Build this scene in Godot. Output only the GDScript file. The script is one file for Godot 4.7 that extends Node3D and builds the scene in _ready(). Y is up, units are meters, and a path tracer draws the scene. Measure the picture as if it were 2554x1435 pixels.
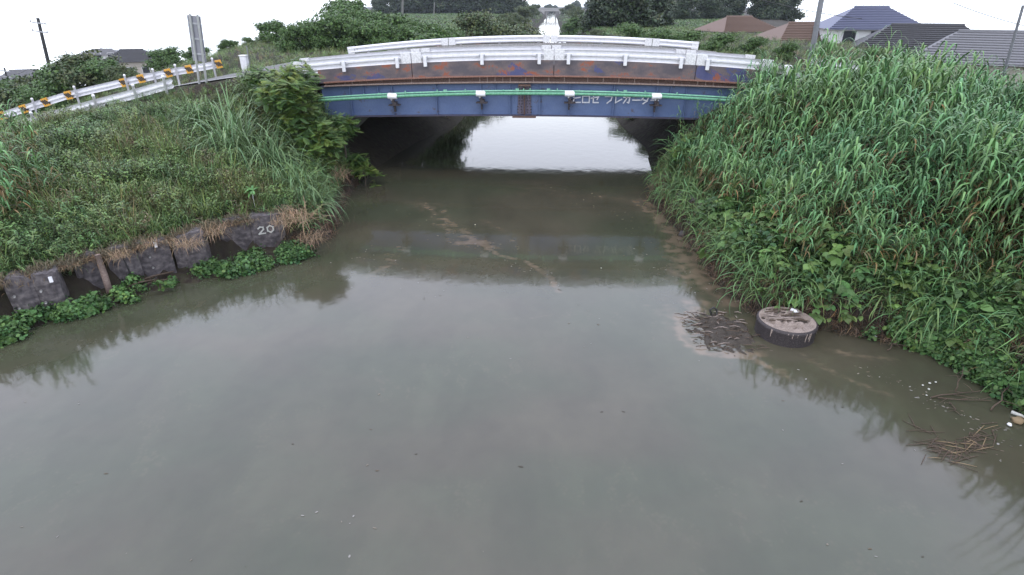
extends Node3D
# A small turbid river, seen from above, running under a blue plate-girder road bridge between overgrown banks.
# World: water level y = 0, the river runs along -Z, the bridge lies along X near z = -21 ... -31.

const EYE := 5.87
const FOCAL := 1400.0          # in photograph pixels (2554 x 1435)
const TILT := 0.464790         # radians downwards
const YAW := 0.062493          # radians to the left

var rng := RandomNumberGenerator.new()
var names := {}
var M := {}

# ------------------------------------------------------------------ helpers
func ray(px: float, py: float) -> Vector3:
	var u := (px - 1277.0) / FOCAL
	var v := -(py - 717.5) / FOCAL
	var fw := cos(TILT) + v * sin(TILT)
	return Vector3(u * cos(YAW) - fw * sin(YAW), -sin(TILT) + v * cos(TILT), -u * sin(YAW) - fw * cos(YAW))

func at_h(px: float, py: float, h: float) -> Vector3:
	var r := ray(px, py)
	return Vector3(0, EYE, 0) + r * ((h - EYE) / r.y)

func at_z(px: float, py: float, z: float) -> Vector3:
	var r := ray(px, py)
	return Vector3(0, EYE, 0) + r * (z / r.z)

func numbered(called: String) -> String:
	var n: int = names.get(called, 0)
	names[called] = n + 1
	return called if n == 0 else "%s_%03d" % [called, n]

func tag(o: Node, label: String, category: String, group := "", kind := "") -> Node:
	o.set_meta("label", label)
	o.set_meta("category", category)
	if group: o.set_meta("group", group)
	if kind: o.set_meta("kind", kind)
	return o

func thing(called: String, label: String, category: String, at := Vector3.ZERO, turn := 0.0, group := "") -> Node3D:
	var o := Node3D.new()
	o.name = numbered(called)
	add_child(o)
	o.position = at
	o.rotation.y = turn
	tag(o, label, category, group)
	return o

func put(called: String, mesh: Mesh, mat: Material, parent: Node = null) -> MeshInstance3D:
	var o := MeshInstance3D.new()
	o.mesh = mesh
	o.material_override = mat
	if parent == null:
		o.name = numbered(called)
		add_child(o)
	else:
		o.name = called
		parent.add_child(o, true)
	return o

func copy(o: Node3D, called: String, at: Vector3, turn: float, size: float, label: String, group: String) -> Node3D:
	var c: Node3D = o.duplicate()
	c.name = numbered(called)
	add_child(c)
	c.position = at
	c.rotation.y = turn
	c.scale = Vector3.ONE * size
	c.set_meta("label", label)
	c.set_meta("group", group)
	return c

func st_new() -> SurfaceTool:
	var st := SurfaceTool.new()
	st.begin(Mesh.PRIMITIVE_TRIANGLES)
	return st

func done(st: SurfaceTool) -> ArrayMesh:
	st.generate_normals()
	return st.commit()

func quad(st: SurfaceTool, a: Vector3, b: Vector3, c: Vector3, d: Vector3) -> void:
	st.set_uv(Vector2(0, 0)); st.add_vertex(a); st.set_uv(Vector2(1, 0)); st.add_vertex(b); st.set_uv(Vector2(1, 1)); st.add_vertex(c)
	st.set_uv(Vector2(0, 0)); st.add_vertex(a); st.set_uv(Vector2(1, 1)); st.add_vertex(c); st.set_uv(Vector2(0, 1)); st.add_vertex(d)

func box(st: SurfaceTool, c: Vector3, s: Vector3, b := Basis()) -> void:
	st.set_smooth_group(-1)
	var h := s * 0.5
	var p: Array[Vector3] = []
	for i in 8:
		p.append(c + b * Vector3(h.x * (1 if i & 1 else -1), h.y * (1 if i & 2 else -1), h.z * (1 if i & 4 else -1)))
	quad(st, p[0], p[2], p[3], p[1]); quad(st, p[4], p[5], p[7], p[6]); quad(st, p[0], p[4], p[6], p[2])
	quad(st, p[1], p[3], p[7], p[5]); quad(st, p[2], p[6], p[7], p[3]); quad(st, p[0], p[1], p[5], p[4])

func bevel_box(s: Vector3, e: float) -> ArrayMesh:
	# a box with chamfered edges, standing centred on the origin
	var st := st_new()
	st.set_smooth_group(-1)
	var h := s * 0.5
	var ring := func(y: float, k: float) -> Array:
		var x := h.x - k
		var z := h.z - k
		return [Vector3(-x + e, y, -z), Vector3(x - e, y, -z), Vector3(x, y, -z + e), Vector3(x, y, z - e), Vector3(x - e, y, z), Vector3(-x + e, y, z), Vector3(-x, y, z - e), Vector3(-x, y, -z + e)]
	var rings: Array = [ring.call(-h.y, e), ring.call(-h.y + e, 0.0), ring.call(h.y - e, 0.0), ring.call(h.y, e)]
	for r in 3:
		for i in 8:
			var j := (i + 1) % 8
			quad(st, rings[r][i], rings[r][j], rings[r + 1][j], rings[r + 1][i])
	for i in range(1, 7):
		st.add_vertex(rings[3][0]); st.add_vertex(rings[3][i]); st.add_vertex(rings[3][i + 1])
		st.add_vertex(rings[0][0]); st.add_vertex(rings[0][i + 1]); st.add_vertex(rings[0][i])
	return done(st)

func box_mesh(c: Vector3, s: Vector3, b := Basis()) -> ArrayMesh:
	var st := st_new()
	box(st, c, s, b)
	return done(st)

func tube(st: SurfaceTool, pts: Array, radii: Array, sides := 8, cap := true) -> void:
	st.set_smooth_group(0)
	var rings := []
	for i in pts.size():
		var a: Vector3 = pts[maxi(i - 1, 0)]
		var b: Vector3 = pts[mini(i + 1, pts.size() - 1)]
		var d := (b - a).normalized()
		var x := d.cross(Vector3(0.31, 0.2, 0.93)).normalized()
		var y := d.cross(x)
		var ring := []
		for k in sides:
			var t := TAU * k / sides
			ring.append(pts[i] + (x * cos(t) + y * sin(t)) * radii[i])
		rings.append(ring)
	for i in pts.size() - 1:
		for k in sides:
			var j := (k + 1) % sides
			quad(st, rings[i][k], rings[i + 1][k], rings[i + 1][j], rings[i][j])
	if cap:
		for e in [0, pts.size() - 1]:
			for k in sides:
				st.add_vertex(pts[e]); st.add_vertex(rings[e][k]); st.add_vertex(rings[e][(k + 1) % sides])

func tube_mesh(pts: Array, radii: Array, sides := 8) -> ArrayMesh:
	var st := st_new()
	tube(st, pts, radii, sides)
	return done(st)

func sweep(pts: Array, profile: Array, out: float) -> ArrayMesh:
	# profile: Vector2(outwards, up), swept along pts; out = +1 or -1 picks the side the ribs stand out to
	var st := st_new()
	st.set_smooth_group(-1)
	var rings := []
	for i in pts.size():
		var a: Vector3 = pts[maxi(i - 1, 0)]
		var b: Vector3 = pts[mini(i + 1, pts.size() - 1)]
		var d := (b - a).normalized()
		var side := d.cross(Vector3.UP).normalized() * out
		var up := Vector3.UP
		var ring := []
		for p in profile:
			ring.append(pts[i] + side * p.x + up * p.y)
		rings.append(ring)
	var n := profile.size()
	for i in pts.size() - 1:
		for k in n:
			var j := (k + 1) % n
			quad(st, rings[i][k], rings[i + 1][k], rings[i + 1][j], rings[i][j])
	for e in [0, pts.size() - 1]:
		for k in n / 2 - 1:
			quad(st, rings[e][k], rings[e][k + 1], rings[e][n - 2 - k], rings[e][n - 1 - k])
	return done(st)

func w_profile() -> Array:
	var f := [Vector2(0.005, -0.165), Vector2(0.03, -0.155), Vector2(0.075, -0.12), Vector2(0.085, -0.09), Vector2(0.075, -0.06), Vector2(0.0, -0.022), Vector2(0.0, 0.022), Vector2(0.075, 0.06), Vector2(0.085, 0.09), Vector2(0.075, 0.12), Vector2(0.03, 0.155), Vector2(0.005, 0.165)]
	var out := f.duplicate()
	for i in range(f.size() - 1, -1, -1):
		out.append(f[i] - Vector2(0.006, 0))
	return out

func mat(c: Color, rough := 0.8, spec := 0.5) -> StandardMaterial3D:
	# c holds linear base colour
	var m := StandardMaterial3D.new()
	m.albedo_color = Color(c.r, c.g, c.b).linear_to_srgb()
	m.roughness = rough
	m.metallic_specular = spec
	return m

func noise_tex(seed_: int, freq: float, cols: Array, offs: Array, size := 512, oct := 4) -> NoiseTexture2D:
	var n := FastNoiseLite.new()
	n.seed = seed_
	n.noise_type = FastNoiseLite.TYPE_SIMPLEX_SMOOTH
	n.frequency = freq
	n.fractal_octaves = oct
	var g := Gradient.new()
	g.offsets = PackedFloat32Array(offs)
	var cc := PackedColorArray()
	for c in cols:
		cc.append(Color(c.r, c.g, c.b).linear_to_srgb())
	g.colors = cc
	var t := NoiseTexture2D.new()
	t.width = size
	t.height = size
	t.seamless = true
	t.noise = n
	t.color_ramp = g
	return t

func bump_tex(seed_: int, freq: float, size := 512, oct := 4) -> NoiseTexture2D:
	var n := FastNoiseLite.new()
	n.seed = seed_
	n.frequency = freq
	n.fractal_octaves = oct
	var t := NoiseTexture2D.new()
	t.width = size
	t.height = size
	t.seamless = true
	t.noise = n
	return t

func noisy(seed_: int, freq: float, cols: Array, offs: Array, scale: float, rough := 0.85, bump := 0.0) -> StandardMaterial3D:
	var m := StandardMaterial3D.new()
	m.albedo_texture = noise_tex(seed_, freq, cols, offs)
	m.uv1_triplanar = true
	m.uv1_world_triplanar = true
	m.uv1_scale = Vector3.ONE * scale
	m.roughness = rough
	m.metallic_specular = 0.4
	if bump > 0.0:
		m.heightmap_enabled = true
		m.heightmap_texture = bump_tex(seed_ + 7, freq * 1.6)
		m.heightmap_scale = bump
	return m

func leaf_mat(rough := 0.5, back := Color(0.02, 0.035, 0.008)) -> StandardMaterial3D:
	var m := StandardMaterial3D.new()
	m.vertex_color_use_as_albedo = true
	m.roughness = rough
	m.metallic_specular = 0.32
	m.backlight_enabled = true
	m.backlight = Color(back.r, back.g, back.b).linear_to_srgb()
	m.cull_mode = BaseMaterial3D.CULL_DISABLED
	return m

# ------------------------------------------------------------------ the lie of the land
var LEFT := [Vector2(-16, 30), Vector2(-13, 0), Vector2(-11.6, -6), Vector2(-10.61, -8.73), Vector2(-10.23, -9.46), Vector2(-9.59, -10.11), Vector2(-8.58, -11.25), Vector2(-7.74, -11.84), Vector2(-6.43, -13.02), Vector2(-6.03, -14.6), Vector2(-6.38, -15.6), Vector2(-6.9, -18.8), Vector2(-7.0, -21.4), Vector2(-6.3, -27), Vector2(-5.0, -32), Vector2(-4.8, -45), Vector2(-4.6, -80), Vector2(-4.2, -146), Vector2(-2.5, -367), Vector2(-2.5, -2600)]
var RIGHT := [Vector2(12, 30), Vector2(9.6, 0), Vector2(8.5, -5), Vector2(7.88, -7.8), Vector2(7.72, -8.56), Vector2(7.42, -9.43), Vector2(6.34, -9.95), Vector2(5.53, -10.12), Vector2(4.6, -10.6), Vector2(4.37, -11.16), Vector2(4.06, -12.36), Vector2(4.01, -13.8), Vector2(3.9, -15.55), Vector2(3.7, -16.93), Vector2(3.5, -18.5), Vector2(4.1, -22), Vector2(4.6, -27), Vector2(4.0, -32), Vector2(3.7, -45), Vector2(3.0, -80), Vector2(2.6, -146), Vector2(3.2, -367), Vector2(3.2, -2600)]
var WALL := [Vector2(-16.5, 0), Vector2(-13.2, -6.2), Vector2(-10.95, -9.2), Vector2(-10.2, -10.35), Vector2(-9.45, -11.3), Vector2(-8.75, -12.15), Vector2(-7.95, -13.2), Vector2(-7.0, -13.8), Vector2(-6.5, -14.4)]
var ROAD := [Vector2(-400, -60), Vector2(-60, -7.5), Vector2(-35, -1.6), Vector2(-26, 0.4), Vector2(-21.8, 1.4), Vector2(-17.4, 2.45), Vector2(-14.2, 3.15), Vector2(-11, 3.6), Vector2(-8.4, 3.66), Vector2(8.2, 3.66), Vector2(11, 3.2), Vector2(15, 2.2), Vector2(20, 1.0), Vector2(26, -0.5), Vector2(60, -8.5), Vector2(400, -60)]
var xs := PackedFloat32Array()
var zs := PackedFloat32Array()
var hs := PackedFloat32Array()
var lumps := FastNoiseLite.new()

func along(t: Array, v: float) -> float:      # x of a bank line at depth z = v (z falls along the list)
	for i in t.size() - 1:
		if v >= t[i + 1].y:
			return lerpf(t[i].x, t[i + 1].x, clampf((v - t[i].y) / (t[i + 1].y - t[i].y), 0, 1))
	return t[t.size() - 1].x

func road_h(x: float) -> float:
	for i in ROAD.size() - 1:
		if x <= ROAD[i + 1].x:
			return lerpf(ROAD[i].y, ROAD[i + 1].y, clampf((x - ROAD[i].x) / (ROAD[i + 1].x - ROAD[i].x), 0, 1))
	return ROAD[ROAD.size() - 1].y

func road_far(x: float) -> float:             # far edge of the road
	return -31.3 + (0.28 * clampf(-x - 9.0, 0, 17) if x < 0 else 0.0)

func seg_dist(t: Array, p: Vector2) -> float:
	var best := 1e9
	for i in t.size() - 1:
		if absf(t[i].y - p.y) > 30 and absf(t[i + 1].y - p.y) > 30 and (t[i].y - p.y) * (t[i + 1].y - p.y) > 0:
			continue
		best = minf(best, p.distance_to(Geometry2D.get_closest_point_to_segment(p, t[i], t[i + 1])))
	return best

func shore(x: float, z: float) -> Vector2:    # (side -1 left, 0 water, 1 right; distance from the waterline)
	if x < along(LEFT, z):
		return Vector2(-1, seg_dist(LEFT, Vector2(x, z)))
	if x > along(RIGHT, z):
		return Vector2(1, seg_dist(RIGHT, Vector2(x, z)))
	return Vector2(0, minf(seg_dist(LEFT, Vector2(x, z)), seg_dist(RIGHT, Vector2(x, z))))

func behind_wall(x: float, z: float) -> float:
	var k := seg_dist(WALL, Vector2(x, z))
	return k if x < along(WALL, z) else -k

func height(x: float, z: float) -> float:
	var s := shore(x, z)
	var d := s.y
	if s.x == 0.0:
		return -minf(0.9, 0.05 + d * 0.8)
	var rh := road_h(x)
	var drop := 0.3 * maxf(0.0, absf(x) - 10.0 - 0.3 * absf(z))
	var n := lumps.get_noise_2d(x * 6.0, z * 6.0) * 0.10 * clampf(d - 1.2, 0, 1)
	if z > -20.9:
		var e := z + 20.9
		if s.x < 0:
			var wd := behind_wall(x, z)
			var foot := 0.06 + 0.8 * smoothstep(0.05, 0.4, wd)
			if z < -13.7:
				foot = lerpf(foot, 0.05 + 0.8 * smoothstep(0.0, 0.7, d), smoothstep(-13.7, -14.4, z))
				wd = lerpf(wd, d - 0.5, smoothstep(-13.7, -14.4, z))
			var t := maxf(0.0, wd - 0.1) / (maxf(0.0, wd - 0.1) + e + 0.001)
			return lerpf(foot, rh - 0.12, pow(t, 1.15)) + n
		var b := 0.75 * smoothstep(0.0, 0.45, d) + 1.0 * smoothstep(0.4, 4.5, d)
		var t2 := d / (d + e + 0.001)
		return lerpf(b, rh - 0.12, t2 * t2 * t2) + n
	if z > road_far(x) - 0.2:
		if x < -8.5 or x > 8.3:
			return rh - 0.03
		return minf(2.0, d * 0.75)
	var far_side := minf(3.0, d * 0.85) - drop
	var g := smoothstep(0.0, 7.0, road_far(x) - 0.2 - z)
	if x > -8.5 and x < 8.3:
		return minf(far_side, lerpf(2.0, 3.0, g)) + n
	return lerpf(minf(rh - 0.12, 0.6 + d), far_side, g) + n * 2.0

func gh(x: float, z: float) -> float:
	var i := clampi(xs.bsearch(x) - 1, 0, xs.size() - 2)
	var k := clampi(zs.bsearch(z) - 1, 0, zs.size() - 2)
	var u := clampf((x - xs[i]) / (xs[i + 1] - xs[i]), 0, 1)
	var v := clampf((z - zs[k]) / (zs[k + 1] - zs[k]), 0, 1)
	var w := xs.size()
	return lerpf(lerpf(hs[k * w + i], hs[k * w + i + 1], u), lerpf(hs[(k + 1) * w + i], hs[(k + 1) * w + i + 1], u), v)

func steps(a: float, b: float, fine: float, lo: float, hi: float, grow: float) -> PackedFloat32Array:
	var out: Array[float] = []
	var v := a
	while v <= b:
		out.append(v)
		v += fine
	var d := fine
	v = out[-1]
	while v < hi:
		d *= grow
		v += d
		out.append(v)
	d = fine
	v = out[0]
	while v > lo:
		d *= grow
		v -= d
		out.insert(0, v)
	return PackedFloat32Array(out)

func build_ground() -> void:
	lumps.seed = 5
	lumps.frequency = 0.12
	xs = steps(-24, 20, 0.35, -1500, 1500, 1.14)
	zs = steps(-36, -5, 0.35, -2500, 40, 1.12)
	var w := xs.size()
	var h := zs.size()
	hs.resize(w * h)
	for k in h:
		for i in w:
			hs[k * w + i] = height(xs[i], zs[k])
	var v := PackedVector3Array()
	var nn := PackedVector3Array()
	var ix := PackedInt32Array()
	v.resize(w * h)
	nn.resize(w * h)
	for k in h:
		for i in w:
			v[k * w + i] = Vector3(xs[i], hs[k * w + i], zs[k])
			var i0 := maxi(i - 1, 0)
			var i1 := mini(i + 1, w - 1)
			var k0 := maxi(k - 1, 0)
			var k1 := mini(k + 1, h - 1)
			nn[k * w + i] = Vector3(-(hs[k * w + i1] - hs[k * w + i0]) / (xs[i1] - xs[i0]), 1, -(hs[k1 * w + i] - hs[k0 * w + i]) / (zs[k1] - zs[k0])).normalized()
			if k < h - 1 and i < w - 1:
				var a := k * w + i
				ix.append_array([a, a + 1, a + w + 1, a, a + w + 1, a + w])
	var arr := []
	arr.resize(Mesh.ARRAY_MAX)
	arr[Mesh.ARRAY_VERTEX] = v
	arr[Mesh.ARRAY_NORMAL] = nn
	arr[Mesh.ARRAY_INDEX] = ix
	var m := ArrayMesh.new()
	m.add_surface_from_arrays(Mesh.PRIMITIVE_TRIANGLES, arr)
	tag(put("ground", m, M.soil), "overgrown earth banks and fields along the river", "ground", "", "structure")

# ------------------------------------------------------------------ the river
func build_river() -> void:
	# silt, scum and turbidity in a colour map over x -16..12, z -36..6
	var W := 896
	var Hh := 1344
	var silt := PackedFloat32Array()
	silt.resize(W * Hh)
	var stamp := func(p: Vector3, r: float, a: float, sq: float) -> void:
		var cx := (p.x + 16.0) / 28.0 * W
		var cz := (p.z + 36.0) / 42.0 * Hh
		var rr := r * 32.0
		for yy in range(maxi(0, int(cz - rr)), mini(Hh, int(cz + rr) + 2)):
			for xx in range(maxi(0, int(cx - rr * sq)), mini(W, int(cx + rr * sq) + 2)):
				var q := Vector2((xx - cx) / sq, yy - cz).length() / rr
				if q < 1.0:
					silt[yy * W + xx] = minf(1.0, silt[yy * W + xx] + a * (1.0 - q * q))
	rng.seed = 77
	var streak := func(px: Array, spread: float, count: int, r: float, a: float) -> void:
		var pts := []
		for p in px:
			pts.append(at_h(p.x, p.y, 0.0))
		for i in count:
			var t := rng.randf() * (pts.size() - 1)
			var k := int(t)
			var q: Vector3 = pts[k].lerp(pts[mini(k + 1, pts.size() - 1)], t - k)
			var j := Vector3(rng.randfn(0, spread), 0, rng.randfn(0, spread))
			stamp.call(q + j, r * rng.randf_range(0.4, 1.3), a * rng.randf_range(0.4, 1.0), rng.randf_range(0.9, 2.4))
	streak.call([Vector2(1040, 500), Vector2(1090, 535), Vector2(1140, 580), Vector2(1200, 612)], 0.2, 420, 0.08, 0.35)
	streak.call([Vector2(1190, 605), Vector2(1240, 635), Vector2(1310, 652), Vector2(1368, 688), Vector2(1392, 730)], 0.03, 420, 0.045, 0.45)
	streak.call([Vector2(1205, 548), Vector2(1255, 575), Vector2(1292, 620)], 0.04, 130, 0.05, 0.2)
	streak.call([Vector2(1130, 605), Vector2(1190, 600), Vector2(1240, 620)], 0.12, 160, 0.08, 0.2)
	streak.call([Vector2(920, 690), Vector2(975, 660), Vector2(1000, 610)], 0.12, 140, 0.05, 0.3)
	streak.call([Vector2(1240, 470), Vector2(1420, 480), Vector2(1600, 500)], 0.4, 260, 0.12, 0.16)
	streak.call([Vector2(1590, 500), Vector2(1660, 545), Vector2(1690, 590), Vector2(1700, 650), Vector2(1740, 720)], 0.22, 520, 0.18, 0.24)
	streak.call([Vector2(1620, 500), Vector2(1690, 580), Vector2(1740, 640), Vector2(1780, 700), Vector2(1840, 760)], 0.12, 340, 0.16, 0.4)
	streak.call([Vector2(1690, 790), Vector2(1700, 840), Vector2(1760, 880), Vector2(1850, 885), Vector2(1900, 880)], 0.05, 320, 0.07, 0.5)
	streak.call([Vector2(1720, 760), Vector2(1780, 800), Vector2(1800, 850)], 0.3, 320, 0.12, 0.3)
	streak.call([Vector2(1850, 880), Vector2(1905, 910), Vector2(1970, 945)], 0.05, 160, 0.04, 0.4)
	streak.call([Vector2(1990, 880), Vector2(2100, 940), Vector2(2220, 985)], 0.04, 130, 0.035, 0.3)
	streak.call([Vector2(2040, 865), Vector2(2130, 885), Vector2(2250, 895)], 0.05, 120, 0.04, 0.25)
	streak.call([Vector2(1150, 800), Vector2(1320, 793), Vector2(1385, 785)], 0.02, 60, 0.02, 0.2)
	var n1 := FastNoiseLite.new()
	n1.seed = 3
	n1.frequency = 0.006
	n1.fractal_octaves = 3
	var n2 := FastNoiseLite.new()
	n2.seed = 11
	n2.frequency = 0.07
	n2.fractal_octaves = 3
	var n4 := FastNoiseLite.new()
	n4.seed = 29
	n4.frequency = 0.011
	n4.fractal_octaves = 4
	n4.domain_warp_enabled = true
	n4.domain_warp_amplitude = 60.0
	n4.domain_warp_frequency = 0.008
	var data := PackedByteArray()
	data.resize(W * Hh * 3)
	var deep := Color(0.062, 0.057, 0.0385)
	var green := Color(0.051, 0.056, 0.0345)
	var tan_ := Color(0.14, 0.108, 0.075)
	for y in Hh:
		for x in W:
			var a := n1.get_noise_2d(x * 0.8, y * 1.6)
			var f := n2.get_noise_2d(x, y)
			var c := deep.lerp(green, clampf(0.5 + a * 1.4, 0, 1))
			c = c.lerp(tan_, clampf(silt[y * W + x] * (0.62 + f * 1.1), 0, 0.85))
			# clouds of silt and thin films of scum carried by the current
			var film := n4.get_noise_2d(x * 1.5, y * 0.9)
			c *= 1.0 + f * 0.07 + clampf(film, -0.5, 0.6) * 0.24
			c = c.lerp(tan_, smoothstep(0.02, 0.0, absf(film - 0.12)) * 0.16 * clampf(0.5 + a * 3.0, 0.0, 1.0))
			var s := c.linear_to_srgb()
			var o := (y * W + x) * 3
			data[o] = int(clampf(s.r, 0, 1) * 255)
			data[o + 1] = int(clampf(s.g, 0, 1) * 255)
			data[o + 2] = int(clampf(s.b, 0, 1) * 255)
	var im := Image.create_from_data(W, Hh, false, Image.FORMAT_RGB8, data)
	var m := StandardMaterial3D.new()
	m.albedo_texture = ImageTexture.create_from_image(im)
	m.roughness = 0.07
	m.metallic_specular = 0.54
	m.texture_repeat = false
	m.normal_enabled = true
	var rip := bump_tex(21, 0.05, 1024, 3)
	rip.as_normal_map = true
	rip.bump_strength = 1.0
	m.normal_texture = rip
	m.normal_scale = 0.05
	M.water = m
	var st := st_new()
	for c in [Vector2(-16, -36), Vector2(12, -36), Vector2(12, 6), Vector2(-16, -36), Vector2(12, 6), Vector2(-16, 6)]:
		st.set_normal(Vector3.UP)
		st.set_uv(Vector2((c.x + 16.0) / 28.0, (c.y + 36.0) / 42.0))
		st.add_vertex(Vector3(c.x, 0, c.y))
	st.generate_tangents()
	var river := put("river", st.commit(), m)
	tag(river, "turbid grey-brown river running under the blue bridge", "river", "", "structure")
	var up := mat(deep, 0.06, 0.54)
	st = st_new()
	for c in [Vector2(-7, -1800), Vector2(7, -1800), Vector2(7, -36), Vector2(-7, -1800), Vector2(7, -36), Vector2(-7, -36)]:
		st.set_normal(Vector3.UP)
		st.add_vertex(Vector3(c.x, 0, c.y))
	tag(put("river", st.commit(), up), "straight upstream reach of the river beyond the blue bridge", "river", "", "structure")

# ------------------------------------------------------------------ road
func strip(pts_a: Array, pts_b: Array) -> ArrayMesh:
	var st := st_new()
	st.set_smooth_group(0)
	for i in pts_a.size() - 1:
		quad(st, pts_a[i], pts_a[i + 1], pts_b[i + 1], pts_b[i])
	return done(st)

func build_road() -> void:
	for side in [-1, 1]:
		var a := []
		var b := []
		var l1 := []
		var l2 := []
		var f1 := []
		var f2 := []
		var x := 8.45
		while x < 60.0:
			var xx: float = x * side
			var y := road_h(xx) + 0.02
			a.append(Vector3(xx, y, -21.2))
			b.append(Vector3(xx, y, road_far(xx) + 0.2))
			l1.append(Vector3(xx, y + 0.004, -21.45))
			l2.append(Vector3(xx, y + 0.004, -21.6))
			f1.append(Vector3(xx, y + 0.004, road_far(xx) + 0.6))
			f2.append(Vector3(xx, y + 0.004, road_far(xx) + 0.75))
			x += 1.2
		var r := put("road", strip(a, b), M.asphalt)
		tag(r, "grey asphalt approach road falling away from the bridge", "road", "approach roads at the bridge ends", "structure")
		put("edge_line", strip(l1, l2), M.road_paint, r)
		put("edge_line", strip(f1, f2), M.road_paint, r)

# ------------------------------------------------------------------ bridge
func arch(x: float, base: float, k: float) -> float:
	return base - k * x * x

func arch_pts(x0: float, x1: float, z: float, base: float, k: float, n := 8) -> Array:
	var out := []
	for i in n + 1:
		var x := lerpf(x0, x1, float(i) / n)
		out.append(Vector3(x, arch(x, base, k), z))
	return out

func plate(x0: float, x1: float, z: float, depth: float, base0: float, k0: float, base1: float, k1: float, n := 8) -> ArrayMesh:
	# an upright plate between two cambered edges
	var st := st_new()
	st.set_smooth_group(-1)
	for i in n:
		var xa := lerpf(x0, x1, float(i) / n)
		var xb := lerpf(x0, x1, float(i + 1) / n)
		var a := Vector3(xa, arch(xa, base0, k0), z)
		var b := Vector3(xb, arch(xb, base0, k0), z)
		var c := Vector3(xb, arch(xb, base1, k1), z)
		var d := Vector3(xa, arch(xa, base1, k1), z)
		var o := Vector3(0, 0, -depth)
		var ua := (xa + 9.0) / 18.0
		var ub := (xb + 9.0) / 18.0
		for f in [[a, b, c, d, 1.0, 1.0, 0.0, 0.0], [a + o, d + o, c + o, b + o, 1.0, 0.0, 0.0, 1.0], [d, c, c + o, d + o, 0.0, 0.0, 0.05, 0.05], [a + o, b + o, b, a, 0.95, 0.95, 1.0, 1.0]]:
			var us := [ua, ub, ub, ua]
			if f[0] == a + o and f[1] == d + o:
				us = [ua, ua, ub, ub]
			for q in [0, 1, 2, 0, 2, 3]:
				st.set_uv(Vector2(us[q], f[4 + q]))
				st.add_vertex(f[q])
		if i == 0:
			quad(st, a, d, d + o, a + o)
		if i == n - 1:
			quad(st, b, b + o, c + o, c)
	return done(st)

func rust_image(w: int, h: int, base: Array, seed_: int, rust_amount: float, cell: float) -> ImageTexture:
	var n := FastNoiseLite.new()
	n.seed = seed_
	n.frequency = cell
	n.fractal_octaves = 4
	var n2 := FastNoiseLite.new()
	n2.seed = seed_ + 1
	n2.frequency = cell * 0.6
	n2.noise_type = FastNoiseLite.TYPE_CELLULAR
	n2.cellular_return_type = FastNoiseLite.RETURN_CELL_VALUE
	var n3 := FastNoiseLite.new()
	n3.seed = seed_ + 2
	n3.frequency = cell * 7
	var im := Image.create(w, h, false, Image.FORMAT_RGB8)
	for y in h:
		for x in w:
			var a := n.get_noise_2d(x, y * 1.5)
			var wob := n3.get_noise_2d(x, y)
			var patch := n2.get_noise_2d(x * 0.7 + wob * 9, y * 1.0 + wob * 9)
			var fine := n3.get_noise_2d(x * 3.0, y * 0.8)
			var c: Color = base[0].lerp(base[1], clampf(0.5 + a * 1.5, 0, 1))
			if patch > 0.25 and base.size() > 3:
				c = c.lerp(base[3], 0.75)
			var r := smoothstep(0.12, 0.3, a * 0.8 + fine * 0.28 + wob * 0.15 - 0.45 + rust_amount)
			c = c.lerp(base[2], r)
			c *= 1.0 + fine * 0.14
			im.set_pixel(x, y, c.linear_to_srgb())
	return ImageTexture.create_from_image(im)

func rail_posts(parent: Node3D, px: Array, z: float, top: float, k: float, low: float, mesh: Mesh, cap: Mesh) -> void:
	for x in px:
		var p := put("post", mesh, M.white, parent)
		p.position = Vector3(x, arch(x, low, k), z)
		var c := put("bracket", cap, M.galv, p)
		c.position = Vector3(0, top - low - 0.16, 0)

func bridge_rail(label: String, z: float, x0: float, x1: float, base: float, joints: Array, posts: Array, low: float, face: float, post_z: float) -> Node3D:
	var g := thing("guardrail", label, "guardrail", Vector3(0, 0, 0), 0, "white guardrails on the bridge")
	var prof := w_profile()
	var cuts := [x0] + joints + [x1]
	for i in cuts.size() - 1:
		put("beam", sweep(arch_pts(cuts[i] + 0.015, cuts[i + 1] - 0.015, z, base, 0.0055, 8), prof, face), M.white, g)
	for j in joints:
		# flat joint sleeves either side of the gap
		for s in [-1, 1]:
			var st := st_new()
			var xm: float = j + s * 0.19
			box(st, Vector3(xm, arch(xm, base, 0.0055), z - face * -0.045 - 0.05 * 0.0), Vector3(0.34, 0.345, 0.13), Basis(Vector3.BACK, -atan(0.011 * xm)))
			put("joint_sleeve", done(st), M.white_worn, g)
	for x in [x0, x1]:
		var st := st_new()
		var xm: float = x + (0.16 if x == x0 else -0.16)
		box(st, Vector3(xm, arch(xm, base, 0.0055), z), Vector3(0.34, 0.36, 0.14), Basis(Vector3.BACK, -atan(0.011 * xm)))
		put("end_cap", done(st), M.white_worn, g)
	var pm := bevel_box(Vector3(0.115, base + 0.06 - low, 0.09), 0.012)
	var bm := bevel_box(Vector3(0.22, 0.09, 0.05), 0.01)
	for x in posts:
		var p := put("post", pm, M.white, g)
		p.position = Vector3(x, arch(x, (base + 0.06 + low) * 0.5, 0.0055), post_z)
		var b := put("bracket", bm, M.galv, p)
		b.position = Vector3(0, (base - low) * 0.5 - 0.04, -0.02 if post_z > z else 0.02)
	return g

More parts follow.
